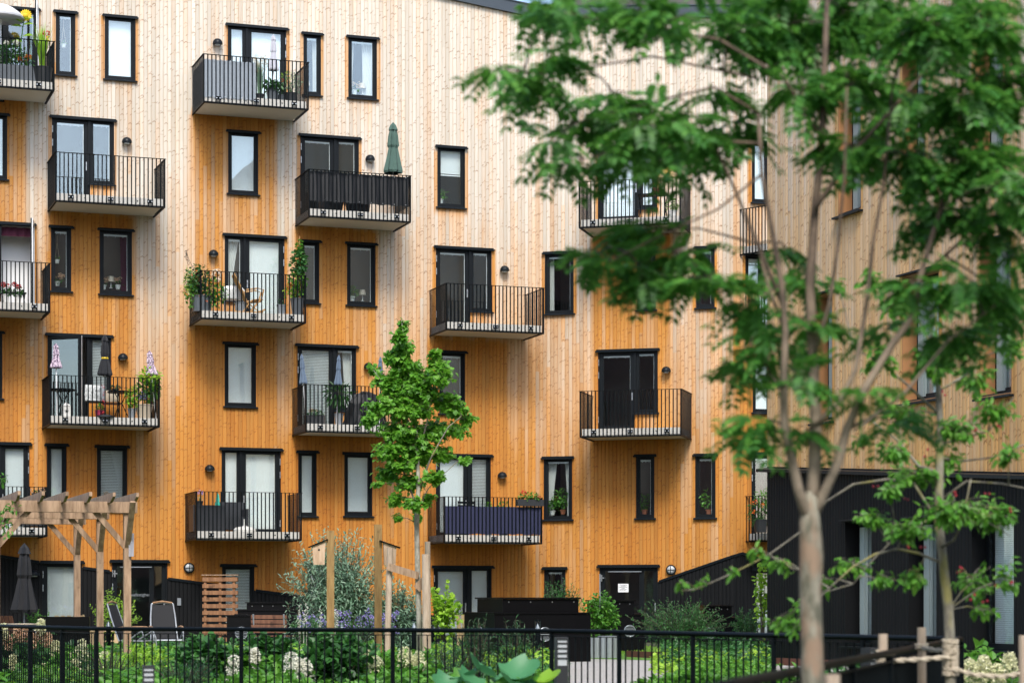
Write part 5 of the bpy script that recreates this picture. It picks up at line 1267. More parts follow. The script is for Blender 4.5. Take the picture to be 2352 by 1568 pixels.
# ---------------------------------------------------------------- trees
def branch_px(mb, pts, Y, rs, n=8, dy=None):
    v = [P(x, y, Y + (dy[i] if dy else 0)) for i, (x, y) in enumerate(pts)]; mb.path(v, rs, n); return v
def tree(name, label, Y, base_px, trunk, trunk_r, branches, clusters, leafspec, barks, group=None, comp=False):
    bx = G(base_px, Y); t = thing(name, label, 'tree', bx)
    def loc(v): return v - bx
    m = MB(); tv = [P(x, y, Y) for x, y in trunk]; m.path([loc(v) for v in tv], trunk_r, 12); m.build('trunk', barks[0], t, smooth=True)
    nodes = list(tv); mt = MB()
    for pts, r0, r1 in branches:
        n = len(pts); off = ru(-.35, .35) * (Y / 12 if Y < 20 else 1); dys = [off * (i / max(1, n - 1)) for i in range(n)]
        vv = [P(x, y, Y + d) for (x, y), d in zip(pts, dys)]
        # interpolate for smoothness
        mt.path([loc(v) for v in vv], [r0 + (r1 - r0) * i / (n - 1) for i in range(n)], 8)
        for a, b in zip(vv, vv[1:]):
            for f in (0, .33, .66, 1): nodes.append(a.lerp(b, f))
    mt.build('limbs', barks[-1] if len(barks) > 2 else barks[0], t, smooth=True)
    tw = MB(); crowns = {}
    for c in clusters:
        x, y, rx, ry, n = c[:5]; mt_ = c[5] if len(c) > 5 else leafspec['mat']
        dY = ru(-1, 1) * leafspec['depth']; s = (Y + dY) / FPX; ctr = P(x, y, Y + dY); rr = Vector((rx * s, max(rx * s * .7, .1), ry * s))
        near = min(nodes, key=lambda q: (q - ctr).length + max(0, q.z - ctr.z) * .5)
        mid = near.lerp(ctr, .5) + Vector((0, 0, .06 * (ctr - near).length)); tw.path([loc(near), loc(mid), loc(ctr)], [leafspec['tr'] * 1.6, leafspec['tr'] * 1.1, leafspec['tr'] * .6], 5, False)
        cm = crowns.setdefault(mt_.name, (mt_, MB()))[1]
        k2 = max(3, int(n * leafspec.get('mul', 1)) // leafspec['per'])
        for q in range(k2):
            v = rdir(); e = ctr + Vector((v.x * rr.x, v.y * rr.y, v.z * rr.z)) * ru(.4, .92); st = ctr.lerp(near, ru(0, .35))
            tw.path([loc(st), loc(st.lerp(e, .5) + Vector((0, 0, .02))), loc(e)], leafspec['tr'] * .5, 3, False)
            for _ in range(leafspec['per']):
                f = ru(.15, 1.05); p = loc(st.lerp(e, f)); dr = ((e - st).normalized() * .7 + rdir(.35) * .9).normalized()
                if leafspec.get('comp'):
                    L = leafspec['L'] * ru(.7, 1.15); dr.z = dr.z * .5 - .15; dr.normalize(); nr = Vector((ru(-.5, .5), ru(-.5, .5), 1)).normalized(); sd = dr.cross(nr).normalized(); up = sd.cross(dr)
                    for j in range(6):
                        pp = p + dr * L * (.22 + .13 * j) - Vector((0, 0, 1)) * L * .035 * j * j * .3
                        for sg in (-1, 1): cm.leaf(pp, (sd * sg * .95 + dr * .5 - up * .25).normalized(), up, leafspec['ll'] * (1 - .05 * j), leafspec['ll'] * .42, 0)
                    cm.leaf(p + dr * L * .9 - Vector((0, 0, 1)) * L * .2, dr, up, leafspec['ll'], leafspec['ll'] * .42, 0)
                else:
                    nr = Vector((ru(-.7, .7), ru(-1, .3), 1)).normalized(); L = leafspec['L'] * ru(.65, 1.2); cm.leaf(p + rdir() * L * .3, (dr + Vector((0, 0, -.35))).normalized(), nr, L, L * leafspec['asp'], leafspec['kind'])
    tw.build('twigs', barks[1], t)
    for mt_, cm in crowns.values(): cm.build('crown', mt_, t)
    return t, bx
# young maple in the middle
mcl = [(922, 752, 14, 22, 50), (916, 775, 22, 20, 60), (928, 800, 34, 22, 100), (905, 820, 40, 20, 90), (950, 860, 50, 28, 120), (985, 905, 60, 30, 130), (920, 905, 60, 30, 130), (965, 1020, 70, 30, 150), (925, 1065, 55, 26, 110), (928, 842, 52, 26, 150), (1000, 812, 24, 14, 34), (1003, 835, 34, 18, 60), (900, 880, 45, 30, 150), (858, 848, 18, 12, 24), (872, 872, 30, 18, 50), (960, 885, 60, 30, 190), (1012, 862, 38, 28, 100),
       (878, 935, 52, 30, 170), (950, 940, 80, 35, 260), (1032, 925, 40, 28, 110), (846, 968, 26, 18, 50), (1075, 966, 28, 16, 50), (1055, 945, 30, 18, 50), (915, 990, 80, 34, 270), (1000, 988, 60, 34, 190), (1050, 990, 38, 20, 70), (890, 1038, 48, 28, 150), (958, 1045, 60, 32, 200), (1015, 1040, 40, 24, 90),
       (888, 1088, 36, 26, 90), (940, 1105, 48, 28, 130), (995, 1095, 36, 22, 70), (1065, 1055, 20, 10, 26), (908, 1145, 28, 18, 50), (950, 1158, 32, 20, 60), (985, 1142, 20, 16, 30), (914, 1186, 12, 10, 12), (955, 1190, 16, 12, 22), (862, 1110, 14, 10, 12)]
tree('young_maple', 'young bright green maple held by stakes in the middle of the garden', 37, 962,
     [(964, 1542), (962, 1400), (959, 1300), (957, 1200), (961, 1120), (958, 1010), (946, 900), (932, 810), (922, 735)], [.055, .048, .045, .042, .036, .026, .018, .010, .004],
     [([(960, 1170), (930, 1090), (900, 1020), (880, 960)], .018, .006), ([(960, 1130), (990, 1050), (1030, 980), (1060, 955)], .018, .006), ([(958, 1060), (985, 950), (1000, 860), (1002, 810)], .016, .005), ([(957, 1170), (985, 1120), (1050, 1060)], .012, .004), ([(955, 1000), (920, 930), (880, 880), (858, 850)], .014, .004)],
     mcl, dict(mat=L_MAPLE, depth=.35, tr=.006, per=6, L=.082, asp=1.0, kind=1, mul=3.2), (BARKM, BARKD, BARKG))
# its stakes and webbing
def stake(name, label, x0, y0, x1, y1, Y, r, mt=STAKE, group='round tree stakes'):
    b = G(x1, Y); t = thing(name, label, 'tree stake', b, 0, group); m = MB(); a = P(x0, y0, Y) - b; m.path([(0, 0, 0), a], r, 10); m.build('shaft', mt, t); return t
stake('tree_stake', 'slightly leaning stake left of the maple, right of the birdhouse', 896, 1257, 888, 1540, 37.2, .055)
stake('tree_stake', 'pale stake right of the maple, the shorter one in front', 978, 1272, 980, 1548, 36.6, .068); stake('tree_stake', 'pale stake right of the maple, the taller one behind', 982, 1243, 984, 1535, 38.2, .05)
t = thing('tree_tie', 'grey webbing strap from the left stake to the maple trunk', 'tree tie', P(960, 1310, 37)); o_ = Vector(t.location)
m = MB(); m.beam(P(890, 1300, 37.1) - o_, P(962, 1322, 36.9) - o_, .012, .12); m.build('strap', PERG, t)
t = thing('tree_tie', 'grey webbing strap from the right stakes to the maple trunk', 'tree tie', P(970, 1335, 37)); o_ = Vector(t.location)
m = MB(); m.beam(P(957, 1352, 36.9) - o_, P(984, 1322, 36.9) - o_, .012, .14); m.beam(P(965, 1340, 37) - o_, P(986, 1318, 37) - o_, .012, .1); m.build('strap', PERG, t)

# foreground rowan, out of focus
rcl = []
for x, y, rx, ry in [(1300, 22, 110, 26), (1410, 40, 95, 30), (1540, 45, 110, 34), (1680, 50, 100, 60), (1800, 60, 110, 65), (1950, 50, 120, 65), (2100, 60, 120, 65), (2270, 60, 110, 65), (1250, 12, 70, 16), (1480, 10, 120, 20), (1750, 0, 120, 30), (2000, 0, 150, 30), (2250, 0, 130, 30),
    (1255, 120, 55, 40), (1235, 195, 70, 38), (1205, 168, 55, 28), (1150, 162, 46, 8), (1420, 228, 110, 42), (1330, 285, 75, 34), (1500, 290, 115, 50), (1450, 365, 85, 36), (1560, 350, 85, 50), (1290, 378, 44, 26), (1272, 330, 34, 30), 
    (1650, 215, 50, 36), (1600, 300, 80, 50), (1690, 290, 70, 46), (1480, 525, 115, 34), (1395, 600, 70, 30), (1540, 575, 110, 36), (1490, 645, 90, 28), (1620, 640, 80, 30), (1360, 590, 40, 18),
    (1715, 690, 55, 34), (1735, 740, 60, 28), (1700, 825, 45, 18), (1725, 860, 40, 18), (1740, 960, 50, 14), (1715, 995, 26, 12), (1740, 800, 40, 26), (1850, 200, 50, 46), (1950, 195, 100, 70), (2080, 225, 110, 70), (2220, 225, 100, 80), (2320, 190, 60, 80), (1950, 330, 100, 56), (2100, 360, 110, 56), (2250, 360, 100, 70),
    (2150, 490, 100, 50), (2280, 510, 80, 60), (2225, 640, 90, 56), (2300, 700, 60, 50), (2180, 770, 80, 46), (1850, 640, 55, 36), (2100, 660, 70, 36), (1850, 755, 50, 50), (1835, 870, 46, 36), (2060, 970, 50, 26), (1850, 990, 50, 28), (1985, 905, 50, 34), (1790, 800, 45, 30), (2320, 420, 50, 60), (2330, 600, 40, 40), (1790, 560, 40, 30), (2030, 760, 46, 24)]:
    rcl.append((x, y, rx, ry, max(6, int(rx * ry / 120))))
rb = [([(1862, 1185), (1848, 1172), (1833, 1120), (1814, 1033), (1802, 976), (1800, 880), (1804, 760), (1795, 650), (1772, 520), (1750, 400), (1742, 260)], .0234, .0064),
      ([(1862, 1180), (1870, 1080), (1874, 960), (1868, 820), (1860, 660), (1872, 480), (1888, 320), (1894, 150), (1900, 0)], .0281, .0096), ([(1866, 1190), (1885, 1150), (1925, 1060), (1945, 985), (1988, 890), (2050, 790), (2102, 720), (2112, 640), (2160, 480), (2200, 330), (2215, 100)], .0218, .0064),
      ([(1870, 980), (1930, 920), (1965, 850), (1990, 700), (2005, 560), (2030, 420), (2050, 200)], .0125, .0048), ([(1798, 700), (1740, 560), (1690, 440), (1640, 330), (1560, 220)], .0094, .0032), ([(1802, 760), (1760, 640), (1740, 560)], .0078, .0040), ([(1750, 400), (1650, 480), (1520, 540), (1400, 600)], .0062, .0024),
      ([(1742, 260), (1640, 200), (1480, 240), (1330, 280)], .0070, .0024), ([(1750, 330), (1600, 320), (1440, 340), (1290, 380)], .0062, .0024), ([(1888, 320), (1800, 180), (1650, 90), (1450, 60), (1250, 20)], .0086, .0032), ([(1800, 900), (1770, 860), (1715, 860)], .0055, .0024), ([(1740, 180), (1500, 130), (1260, 170), (1090, 158)], .0055, .0020),
      ([(1945, 985), (2000, 960), (2080, 900), (2180, 780), (2300, 690)], .0094, .0032), ([(1872, 480), (1960, 350), (2060, 240), (2160, 120)], .0109, .0040), ([(2112, 640), (2200, 560), (2320, 430)], .0086, .0032), ([(1868, 820), (1905, 700), (1925, 560), (1940, 400), (1945, 200)], .0094, .0040), ([(1795, 650), (1690, 720), (1640, 650)], .0047, .0024)]
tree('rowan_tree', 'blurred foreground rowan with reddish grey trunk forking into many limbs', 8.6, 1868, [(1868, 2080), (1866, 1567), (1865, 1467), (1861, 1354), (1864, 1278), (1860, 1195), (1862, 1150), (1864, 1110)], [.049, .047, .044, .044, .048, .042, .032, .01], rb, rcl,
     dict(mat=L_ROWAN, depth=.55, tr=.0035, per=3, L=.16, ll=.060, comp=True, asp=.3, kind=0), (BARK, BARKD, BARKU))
# crab apple
F_BERRY = mat('crab_fruit', (.32, .02, .035), .4)
ccl = [(2060, 690, 70, 50, 60), (2020, 820, 55, 44, 50), (2150, 830, 80, 56, 80), (2240, 870, 60, 50, 50), (2080, 950, 80, 44, 70), (2200, 985, 90, 46, 80), (2050, 1035, 60, 34, 44), (2280, 940, 60, 46, 50), (2315, 1040, 40, 36, 30), (2110, 1090, 100, 40, 80), (2195, 1170, 110, 56, 130), (2090, 1215, 60, 40, 56), (2000, 1185, 66, 26, 36),
       (2290, 1190, 60, 56, 60), (1955, 1295, 60, 28, 40), (2020, 1330, 44, 26, 20), (1880, 1330, 40, 40, 24), (1790, 1290, 40, 20, 20), (1740, 1265, 30, 18, 14), (1680, 1310, 22, 14, 8), (1612, 1334, 22, 14, 8), (1560, 1338, 14, 8, 4), (2100, 1330, 44, 36, 36), (2240, 1330, 60, 56, 50), (2320, 1320, 34, 44, 26), (2265, 1400, 36, 26, 18), (1835, 1395, 40, 24, 20), (1790, 1432, 34, 18, 16), (1830, 1440, 30, 20, 12), (2040, 1120, 46, 26, 28), (2330, 800, 30, 60, 26), (1920, 640, 22, 18, 10), (2000, 640, 40, 30, 20), (1985, 1010, 40, 20, 16), (2175, 1060, 60, 34, 40)]
cb = [([(2158, 1290), (2110, 1270), (2060, 1260), (2010, 1272), (1960, 1300), (1905, 1350)], .009, .004), ([(2156, 1260), (2190, 1240), (2210, 1200), (2230, 1100)], .009, .004), ([(2160, 1085), (2110, 1070), (2060, 1010), (2000, 965), (1960, 990)], .010, .003), ([(2155, 1200), (2100, 1110), (2040, 1100), (1960, 1112), (1900, 1150), (1833, 1225), (1765, 1274), (1682, 1316), (1600, 1352), (1565, 1356)], .009, .003),
      ([(2162, 1050), (2200, 1060), (2280, 1050), (2352, 1020)], .008, .003), ([(2158, 1150), (2220, 1105), (2300, 1110), (2352, 1120)], .008, .003), ([(2156, 950), (2080, 880), (2020, 830), (1960, 800)], .009, .003), ([(2152, 900), (2220, 860), (2300, 760)], .008, .003), ([(2158, 1180), (2060, 1230), (2000, 1290), (1960, 1340)], .006, .002), ([(2156, 820), (2110, 740), (2060, 680)], .008, .003), ([(2158, 1020), (2270, 990), (2330, 910)], .006, .002), ([(2160, 1190), (2240, 1180), (2320, 1230)], .006, .002)]
crab, cbx = tree('crab_apple_tree', 'slim crab apple with red fruit tied to stakes at the right edge', 12.3, 2178, [(2178, 1870), (2184, 1510), (2178, 1400), (2166, 1290), (2156, 1200), (2158, 1080), (2160, 980), (2154, 880), (2152, 800), (2148, 680)], [.034, .031, .029, .027, .026, .024, .020, .016, .012, .006], cb, ccl,
     dict(mat=L_CRAB, depth=.30, tr=.0028, per=5, L=.050, asp=.46, kind=2, mul=3.0), (BARKG, BARKG))
for x, y in ((1852, 1210), (2008, 1122), (2100, 1088), (2155, 1005), (2240, 990), (2060, 1030), (2170, 900), (2316, 1170), (2250, 1190), (2288, 1350), (2120, 1250), (2262, 1376), (2236, 1370), (2190, 1130), (2080, 1150), (2212, 1310), (2235, 1005), (2200, 1320), (2320, 1330), (1987, 1020), (2300, 985), (2130, 1040), (2270, 1140), (2090, 1260)):
    m = MB(); c = P(x, y, 12.3 + ru(-.3, .3)) - cbx; [m.ball(c + Vector((ru(-.02, .02), ru(-.02, .02), ru(-.02, .02))), .0085, 6) for _ in range(2)]; m.build('fruit', F_BERRY, crab)
sk = [('round stake with rope left of the crab apple', 2028, 1455, 2027, .026, 12.1), ('round stake behind the crab apple rope loop', 2117, 1440, 2119, .026, 12.9), ('round stake cut off by the right picture edge', 2352, 1458, 2354, .03, 12.2)]
for lb, x, y, x2, r, Y in sk: 
    b = G(x2, Y); t = thing('tree_stake', lb, 'tree stake', b, 0, 'round tree stakes'); m = MB(); m.path([(0, 0, 0), P(x, y, Y) - b], r, 10); m.build('shaft', STAKE, t)
b = G(1912, 8.3); t = thing('tree_stake', 'short blurred stake top just right of the rowan trunk', 'tree stake', b, 0, 'round tree stakes'); m = MB(); m.path([(0, 0, 0), P(1912, 1548, 8.3) - b], .03, 10); m.build('shaft', STAKE, t)
def rope(label, pts, loops):
    o_ = P(*pts[0]); t = thing('rope_tie', label, 'rope', o_, 0, 'beige ropes tying the crab apple'); m = MB(); V = [P(*q) - o_ for q in pts]
    dense = []
    for a, b2 in zip(V, V[1:]):
        for f in range(6): dense.append(a.lerp(b2, f / 6))
    dense.append(V[-1])
    for s in (0, PI):
        m.path([p + Vector((0, math.cos(i * 1.1 + s) * .007, math.sin(i * 1.1 + s) * .007)) for i, p in enumerate(dense)], .0085, 6)
    for (x, y, Y, r, n_) in loops:
        for j in range(n_):
            c = P(x, y + j * 6, Y) - o_; m.path([c + Vector((r * math.cos(q * PI / 8), r * math.sin(q * PI / 8), ru(-.004, .004))) for q in range(17)], .0085, 5)
    m.build('strands', ROPE, t)
rope('rope from the left stake to the crab apple trunk', [(2030, 1520, 12.08), (2060, 1516, 12.1), (2120, 1513, 12.2), (2178, 1508, 12.26)], [(2028, 1496, 12.1, .034, 6), (2183, 1500, 12.3, .04, 9)])
rope('rope from the rear stake to the crab apple trunk', [(2117, 1486, 12.86), (2150, 1493, 12.6), (2178, 1492, 12.34)], [(2117, 1480, 12.9, .034, 2)])
rope('rope sagging from the crab apple trunk to the right edge', [(2188, 1535, 12.26), (2240, 1549, 12.2), (2300, 1553, 12.2), (2350, 1545, 12.2)], [(2183, 1470, 12.3, .04, 5)])

# ---------------------------------------------------------------- shrubs
def shrub(name, label, cat, x, Y, h, rx, n, L, W, mt, kind=2, ry=None, base=0, blooms=(), group=None, lobes=5, spray=0, z0=0, stemmat=None, top=1.0):
    b = G(x, Y, base); t = thing(name, label, cat, b, 0, group); m = MB(); st = MB(); ry = ry or rx * .8
    tips = []
    for q in range(lobes):
        a = ru(0, 2 * PI); rr = ru(.1, .62); c = Vector((math.cos(a) * rx * rr, math.sin(a) * ry * rr, h * ru(.35, .72) + z0)); s = ru(.42, .62)
        cloud(m, c, (rx * s, ry * s, h * s * .55), n // lobes, L, W, kind); tips.append(c)
    for q in range(spray):
        a = ru(0, 2 * PI); rr = ru(.2, 1.0); p0 = Vector((math.cos(a) * rx * .15, math.sin(a) * ry * .15, h * .25)); p2 = Vector((math.cos(a) * rx * rr, math.sin(a) * ry * rr, h * (1.05 - .4 * rr * rr) * ru(.8, 1.08) * top)); p1 = p0.lerp(p2, .55) + Vector((0, 0, h * .08))
        st.path([p0, p1, p2], [.008, .005, .002], 4, False)
        for j in range(16):
            f = .25 + .75 * j / 15; p = p0.lerp(p1, f * 2) if f < .5 else p1.lerp(p2, f * 2 - 1); d = (rdir() + (p2 - p0).normalized() * .8).normalized(); m.leaf(p, d, Vector((0, -.4, 1)).normalized(), L * ru(.7, 1.1), W, kind)
    stems(st, (0, 0, 0), tips, .01); st.build('stem', stemmat or BARKD, t); m.build('foliage', mt, t)
    for bm_, lst in blooms:
        for q, (px, py, dY, r, ln) in enumerate(lst):
            mm = MB(); c = P(px, py, Y + dY) - b
            for j in range(3): bloom(mm, c + Vector((0, 0, (j - 1) * r * ln)), r * (1.05, 1, .7)[j], int(90), .028)
            mm.build('bloom', bm_, t)
    return t
shrub('silver_shrub', 'big silvery green oleaster bush spreading below the maple', 'shrub', 775, 45, 2.25, 1.25, 6500, .11, .03, L_SAGE, 2, lobes=16, spray=150, top=1.12)
shrub('silver_shrub', 'silvery green bush merging with the oleaster, right of the birdhouses', 'shrub', 910, 44.5, 1.5, .6, 2200, .11, .03, L_SAGE, 2, lobes=8, spray=60)
shrub('feathery_perennial', 'bed of white feathery flower spires in front of the silver bush', 'perennials', 712, 42, .9, .55, 500, .09, .02, L_DARK, 2, lobes=5, spray=20)
t = thing('white_flower_spires', 'slim white flower candles rising beside the left birdhouse post', 'flowers', G(722, 41.5)); 
for q in range(10):
    x, y = ru(-.42, .45), ru(-.3, .3); m = MB(); h = ru(.85, 1.25); m.path([(x, y, 0), (x, y, h - .3)], .005, 4); [bloom(m, (x + ru(-.01, .01), y, h - .3 + .05 * j), .015, 7, .022) for j in range(7)]; m.build('flower_spire', F_WHITE, t)
t = shrub('aster_clump', 'clump of violet asters at the foot of the silver bush', 'flowers', 800, 42, .95, .95, 1100, .05, .015, L_DARK, 2, lobes=7, spray=20)
m = MB(); [bloom(m, (ru(-.95, .95), ru(-.5, .1), ru(.6, 1.0)), .03, 8, .03) for _ in range(95)]; m.build('aster_blooms', F_VIOL, t)
shrub('lime_vine', 'yellow green leafy shrub climbing in front of the ground floor blinds', 'shrub', 1012, 48, 1.55, .45, 260, .12, .09, L_LIME, 2, lobes=7, spray=16)
shrub('willow_bush', 'dark green willow bush in front of the black slope', 'shrub', 1560, 46, 1.15, 1.25, 2600, .07, .018, L_DARK, 2, lobes=10, spray=110)
shrub('willow_bush', 'green willow bush beside the narrow ground floor window', 'shrub', 1285, 50, 1.62, .62, 900, .07, .022, L_DARK, 2, lobes=7, spray=60)
shrub('willow_bush', 'loose green bush at the foot of the black corner', 'shrub', 1715, 47, .95, .4, 500, .07, .02, L_DARK, 2, lobes=5, spray=40)
shrub('climbing_vine', 'lime green vine on the black wall edge', 'climber', 1751, 44.5, 1.95, .16, 170, .10, .07, L_LIME, 2, lobes=7, spray=6)
shrub('climbing_bean', 'green climber around a grey stick above the ribbed planters', 'climber', 1378, 46.3, 1.25, .45, 650, .09, .06, L_MID, 2, lobes=7, spray=26, z0=.2)
b = G(1378, 46.3); t = thing('grey_stick', 'thin grey stick standing in the green climber', 'stick', b); m = MB(); m.path([(0, 0, 0), (0, 0, 1.75)], .016, 6); m.build('shaft', ALU, t)
shrub('leafy_shrub', 'yellow green shrub between the pergola posts', 'shrub', 262, 46, 1.35, .62, 900, .06, .02, L_LIME, 2, lobes=7, spray=60)
shrub('leafy_shrub', 'small dark shrub beside the tall black parasol', 'shrub', 92, 46.5, .95, .5, 350, .07, .03, L_MID, 2, lobes=5, spray=22)
# hydrangeas behind the fence
HG = 'hydrangea bushes behind the fence'
shrub('hydrangea_bush', 'hydrangea with cream and fading pink heads at the left end of the fence', 'hydrangea', 40, 30, .78, .75, 900, .11, .075, L_DARK, 2, lobes=7, group=HG, blooms=[(F_PINK, [(x, y, -.5, .05, 1) for x, y in ((12, 1462), (40, 1455), (75, 1470), (95, 1458), (20, 1475), (60, 1452), (110, 1468))]), (F_CREAM, [(x, y, -.6, .055, 1) for x, y in ((94, 1438), (127, 1487), (145, 1528), (168, 1515), (100, 1540), (30, 1520), (8, 1448))])])
shrub('hydrangea_bush', 'hydrangea with yellowish heads behind the dense corner of the fence', 'hydrangea', 190, 29, .62, .55, 700, .11, .075, L_MID, 2, lobes=6, group=HG, blooms=[(F_CREAM, [(x, y, -.5, .08, 1) for x, y in ((205, 1555), (172, 1540), (240, 1520), (150, 1560), (188, 1492))])])
shrub('hydrangea_bush', 'hydrangea with one big upright white head left of the stone block', 'hydrangea', 540, 27, .62, .45, 600, .12, .085, L_MID, 2, lobes=6, group=HG, blooms=[(F_WHITE, [(537, 1535, -.4, .085, 1.2), (588, 1512, -.3, .05, 1), (585, 1505, -.3, .06, .8)])])
shrub('hydrangea_bush', 'hydrangea with a pair of large white heads below the stone block', 'hydrangea', 685, 26.5, .60, .55, 750, .12, .085, L_MID, 2, lobes=6, group=HG, blooms=[(F_WHITE, [(668, 1528, -.4, .10, .9), (700, 1540, -.4, .11, .6), (685, 1535, -.45, .09, .8)])])
shrub('hydrangea_bush', 'hydrangea with round creamy heads between the two timber posts and the maple', 'hydrangea', 870, 27, .62, .7, 900, .12, .085, L_MID, 2, lobes=7, group=HG, blooms=[(F_CREAM, [(865, 1530, -.4, .085, .7), (843, 1512, -.2, .07, .7), (930, 1510, -.3, .085, .8), (962, 1518, -.3, .08, .8), (948, 1522, -.3, .06, .8)]), (F_WHITE, [(702, 1545, -.4, .08, .8)])])
shrub('hydrangea_bush', 'hydrangea in front of the black wall below the blinds, with pale round heads', 'hydrangea', 2240, 20, .82, .55, 700, .09, .06, L_MID, 2, lobes=6, group=HG, blooms=[(F_CREAM, [(x, y, -.4, .06, .7) for x, y in ((2150, 1528), (2170, 1535), (2225, 1535), (2260, 1528), (2290, 1548), (2318, 1520), (2250, 1550), (2200, 1550))])])
for x, Y, lb, mt, h, rx, L, W in ((250, 26, 'soft dark juniper behind the fence corner', L_CONE, .62, .5, .07, .008), (420, 25, 'low dark conifer below the reclining chairs', L_CONE, .55, .5, .07, .008), (1090, 27, 'dark spruce seedling left of the large leaved plant', L_CONE, .95, .3, .07, .010), (1030, 28, 'low dark conifer beside the maple stake', L_CONE, .65, .5, .07, .01), (1190, 27, 'dark yew sprig in front of the large black box', L_CONE, .92, .42, .08, .012),
     (300, 27, 'bright fern like plant left of the low conifer', L_LIME, .62, .5, .10, .02), (470, 27, 'dark broad leaved shrub right of the louvred bollard', L_DARK, .7, .4, .12, .08), (620, 27, 'dark broad leaved shrub between the white hydrangeas', L_DARK, .72, .42, .13, .09), (770, 26.5, 'tall leafy shrub at the left timber post', L_DARK, .78, .45, .13, .09), (800, 34, 'broad dark leaves beside the bollard lamp', L_DARK, .55, .5, .12, .08),
     (1600, 24, 'bright leafy shrub behind the right fence section', L_MID, .42, .5, .10, .05), (1525, 26, 'sprawling leafy plants beside the gravel', L_MID, .26, .4, .09, .05), (1800, 22, 'mid green shrub at the foot of the black building', L_MID, .5, .5, .09, .04), (1950, 21, 'dark leafy shrub behind the louvred bollard', L_DARK, .55, .5, .09, .05), (2080, 21, 'low green shrub below the crab apple ropes', L_MID, .55, .5, .09, .05)):
    shrub('conifer_shrub' if mt is L_CONE else 'leafy_shrub', lb, 'shrub', x, Y, h, rx, 1500 if mt is L_CONE else 700, L, W, mt, 0 if W < .03 else 2, lobes=6, spray=26)
# big leaved plant in front of the fence
t = thing('rhubarb_plant', 'plant with very large blue green crinkled leaves in front of the fence', 'plant', G(1140, 17.2))
def bigleaf(m, c, d, L, W, cup=.25):
    d = Vector(d).normalized(); nr = Vector((0, -.55, .85)).normalized(); sd = d.cross(nr).normalized(); up = sd.cross(d); c = Vector(c); vs = []; fs = []; n = 22
    for j in range(5):
        f = j / 4
        for q in range(n):
            a = 2 * PI * q / n; rr = (1 + .10 * math.sin(a * 5) + .07 * math.sin(a * 9 + 1)) * f; x = math.cos(a) * L * .55 * rr + L * .4; y = math.sin(a) * W * .55 * rr
            vs.append(c + d * x + sd * y + up * (cup * rr * rr * W * .4 + .022 * math.sin(a * 11) * f + .012 * math.sin(a * 23) * f * rr - .12 * x * x))
    for j in range(4):
        for q in range(n): q2 = (q + 1) % n; fs.append((j * n + q, j * n + q2, (j + 1) * n + q2, (j + 1) * n + q))
    m.add(vs, fs)
for x, y, L, W, mt in ((1168, 1540, .26, .34, L_BLUE), (1118, 1552, .24, .30, L_BLUE), (1208, 1550, .2, .24, L_LIME), (1062, 1564, .22, .26, L_BLUE), (1240, 1562, .2, .22, L_LIME), (1150, 1568, .26, .32, L_BLUE), (1040, 1576, .2, .22, L_BLUE), (1262, 1575, .2, .2, L_MID), (1100, 1580, .26, .28, L_BLUE), (1195, 1578, .24, .28, L_BLUE), (1225, 1572, .2, .22, L_BLUE), (1085, 1560, .2, .22, L_MID), (1135, 1590, .24, .28, L_MID)):
    c = P(x, y, 17.2 + ru(-.15, .15)) - Vector(t.location); m = MB(); bigleaf(m, c, (ru(-1, 1), -.4, ru(-.25, .25)), L, W, .5); m.build('leaf', mt, t, smooth=True); m = MB(); m.path([(0, 0, 0), c * .5 + Vector((0, 0, .05)), c], .009, 5); m.build('stalk', L_LIME, t)
shrub('leafy_shrub', 'bright maple like leaves near the gravel in front of the fence', 'shrub', 1540, 14.5, .74, .26, 240, .09, .08, L_MID, 1, lobes=5)
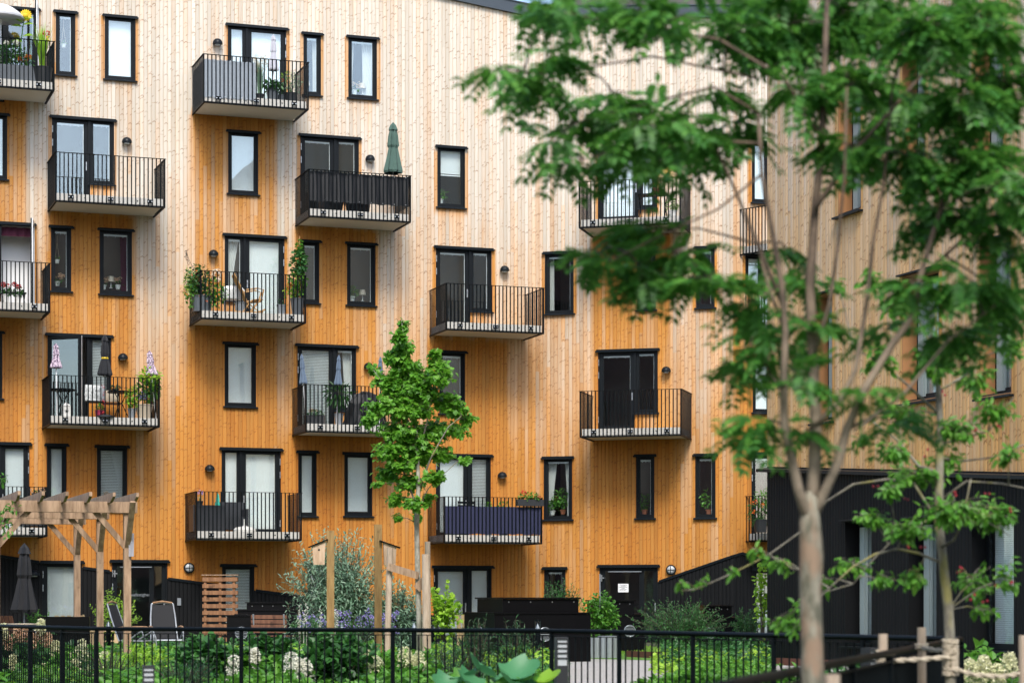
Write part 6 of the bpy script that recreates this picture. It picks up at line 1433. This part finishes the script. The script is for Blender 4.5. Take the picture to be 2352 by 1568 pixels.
# ---------------------------------------------------------------- ground cover
def cover(name, polys, mt, n, h, L, W, kind=2):
    m = MB()
    for (xa, xb, Ya, Yb, f) in polys:
        for _ in range(int(n * f)):
            Y = ru(Ya, Yb); x = ru(xa, xb); p = G(x, Y); hh = h * (.4 + .6 * abs(math.sin(p.x * 2.1 + 1) * math.cos(p.y * 1.3))) ; p.z = ru(.02, hh); d = Vector((ru(-1, 1), ru(-1, .4), ru(-.2, .9))).normalized(); m.leaf(p, d, Vector((ru(-.4, .4), ru(-.6, .2), 1)).normalized(), L * ru(.7, 1.3), W, kind)
    o = m.build(name, mt); o['kind'] = 'stuff'; return o
cover('low_perennials', [(-20, 1000, 28, 42, 1.0), (-20, 520, 22.5, 28, .3), (520, 1250, 22, 28, .35)], L_MID, 17000, .42, .10, .07)
cover('ground_cover', [(220, 1060, 31, 44, 1.0), (700, 1280, 33, 42, .5), (1500, 1765, 34, 43, .14), (-20, 220, 26, 40, .4)], L_LIME, 9000, .34, .10, .085)
cover('dark_ground_cover', [(-20, 1300, 25, 47, 1.0), (1520, 1775, 36, 50, .45), (1760, 2400, 17.5, 26, .4), (-20, 1000, 44, 53, .5)], L_DARK, 16000, .40, .09, .05)
cover('grass', [(1290, 1765, 46.8, 55, 1)], L_LIME, 5000, .07, .06, .012, 0)
cover('bed_plants', [(1560, 1775, 31, 37, .35), (1480, 2200, 18, 24, .35)], L_MID, 8000, .30, .09, .06)
for x, y in ((1655, 1552), (1697, 1558), (1650, 1565), (1750, 1540)): pass
# twig of a tree entering at the left edge
t = thing('leafy_twig', 'small leafy twig hanging into the picture at the left edge', 'twig', G(-30, 30)); o_ = Vector(t.location)
m = MB(); m.path([Vector((0, 0, 0)), P(-30, 1250, 30) - o_, P(5, 1200, 30) - o_, P(20, 1165, 30) - o_], [.02, .012, .006, .003], 5); m.path([P(-30, 1250, 30) - o_, P(-8, 1130, 30) - o_, P(5, 1098, 30) - o_], [.01, .006, .003], 5); m.build('stem', BARKG, t)
m = MB(); cloud(m, P(5, 1205, 30) - o_, (.16, .1, .2), 70, .07, .035, 2); cloud(m, P(28, 1165, 30) - o_, (.1, .08, .07), 26, .07, .035, 2); cloud(m, P(3, 1100, 30) - o_, (.09, .08, .06), 26, .07, .035, 2); m.build('foliage', L_MID, t)
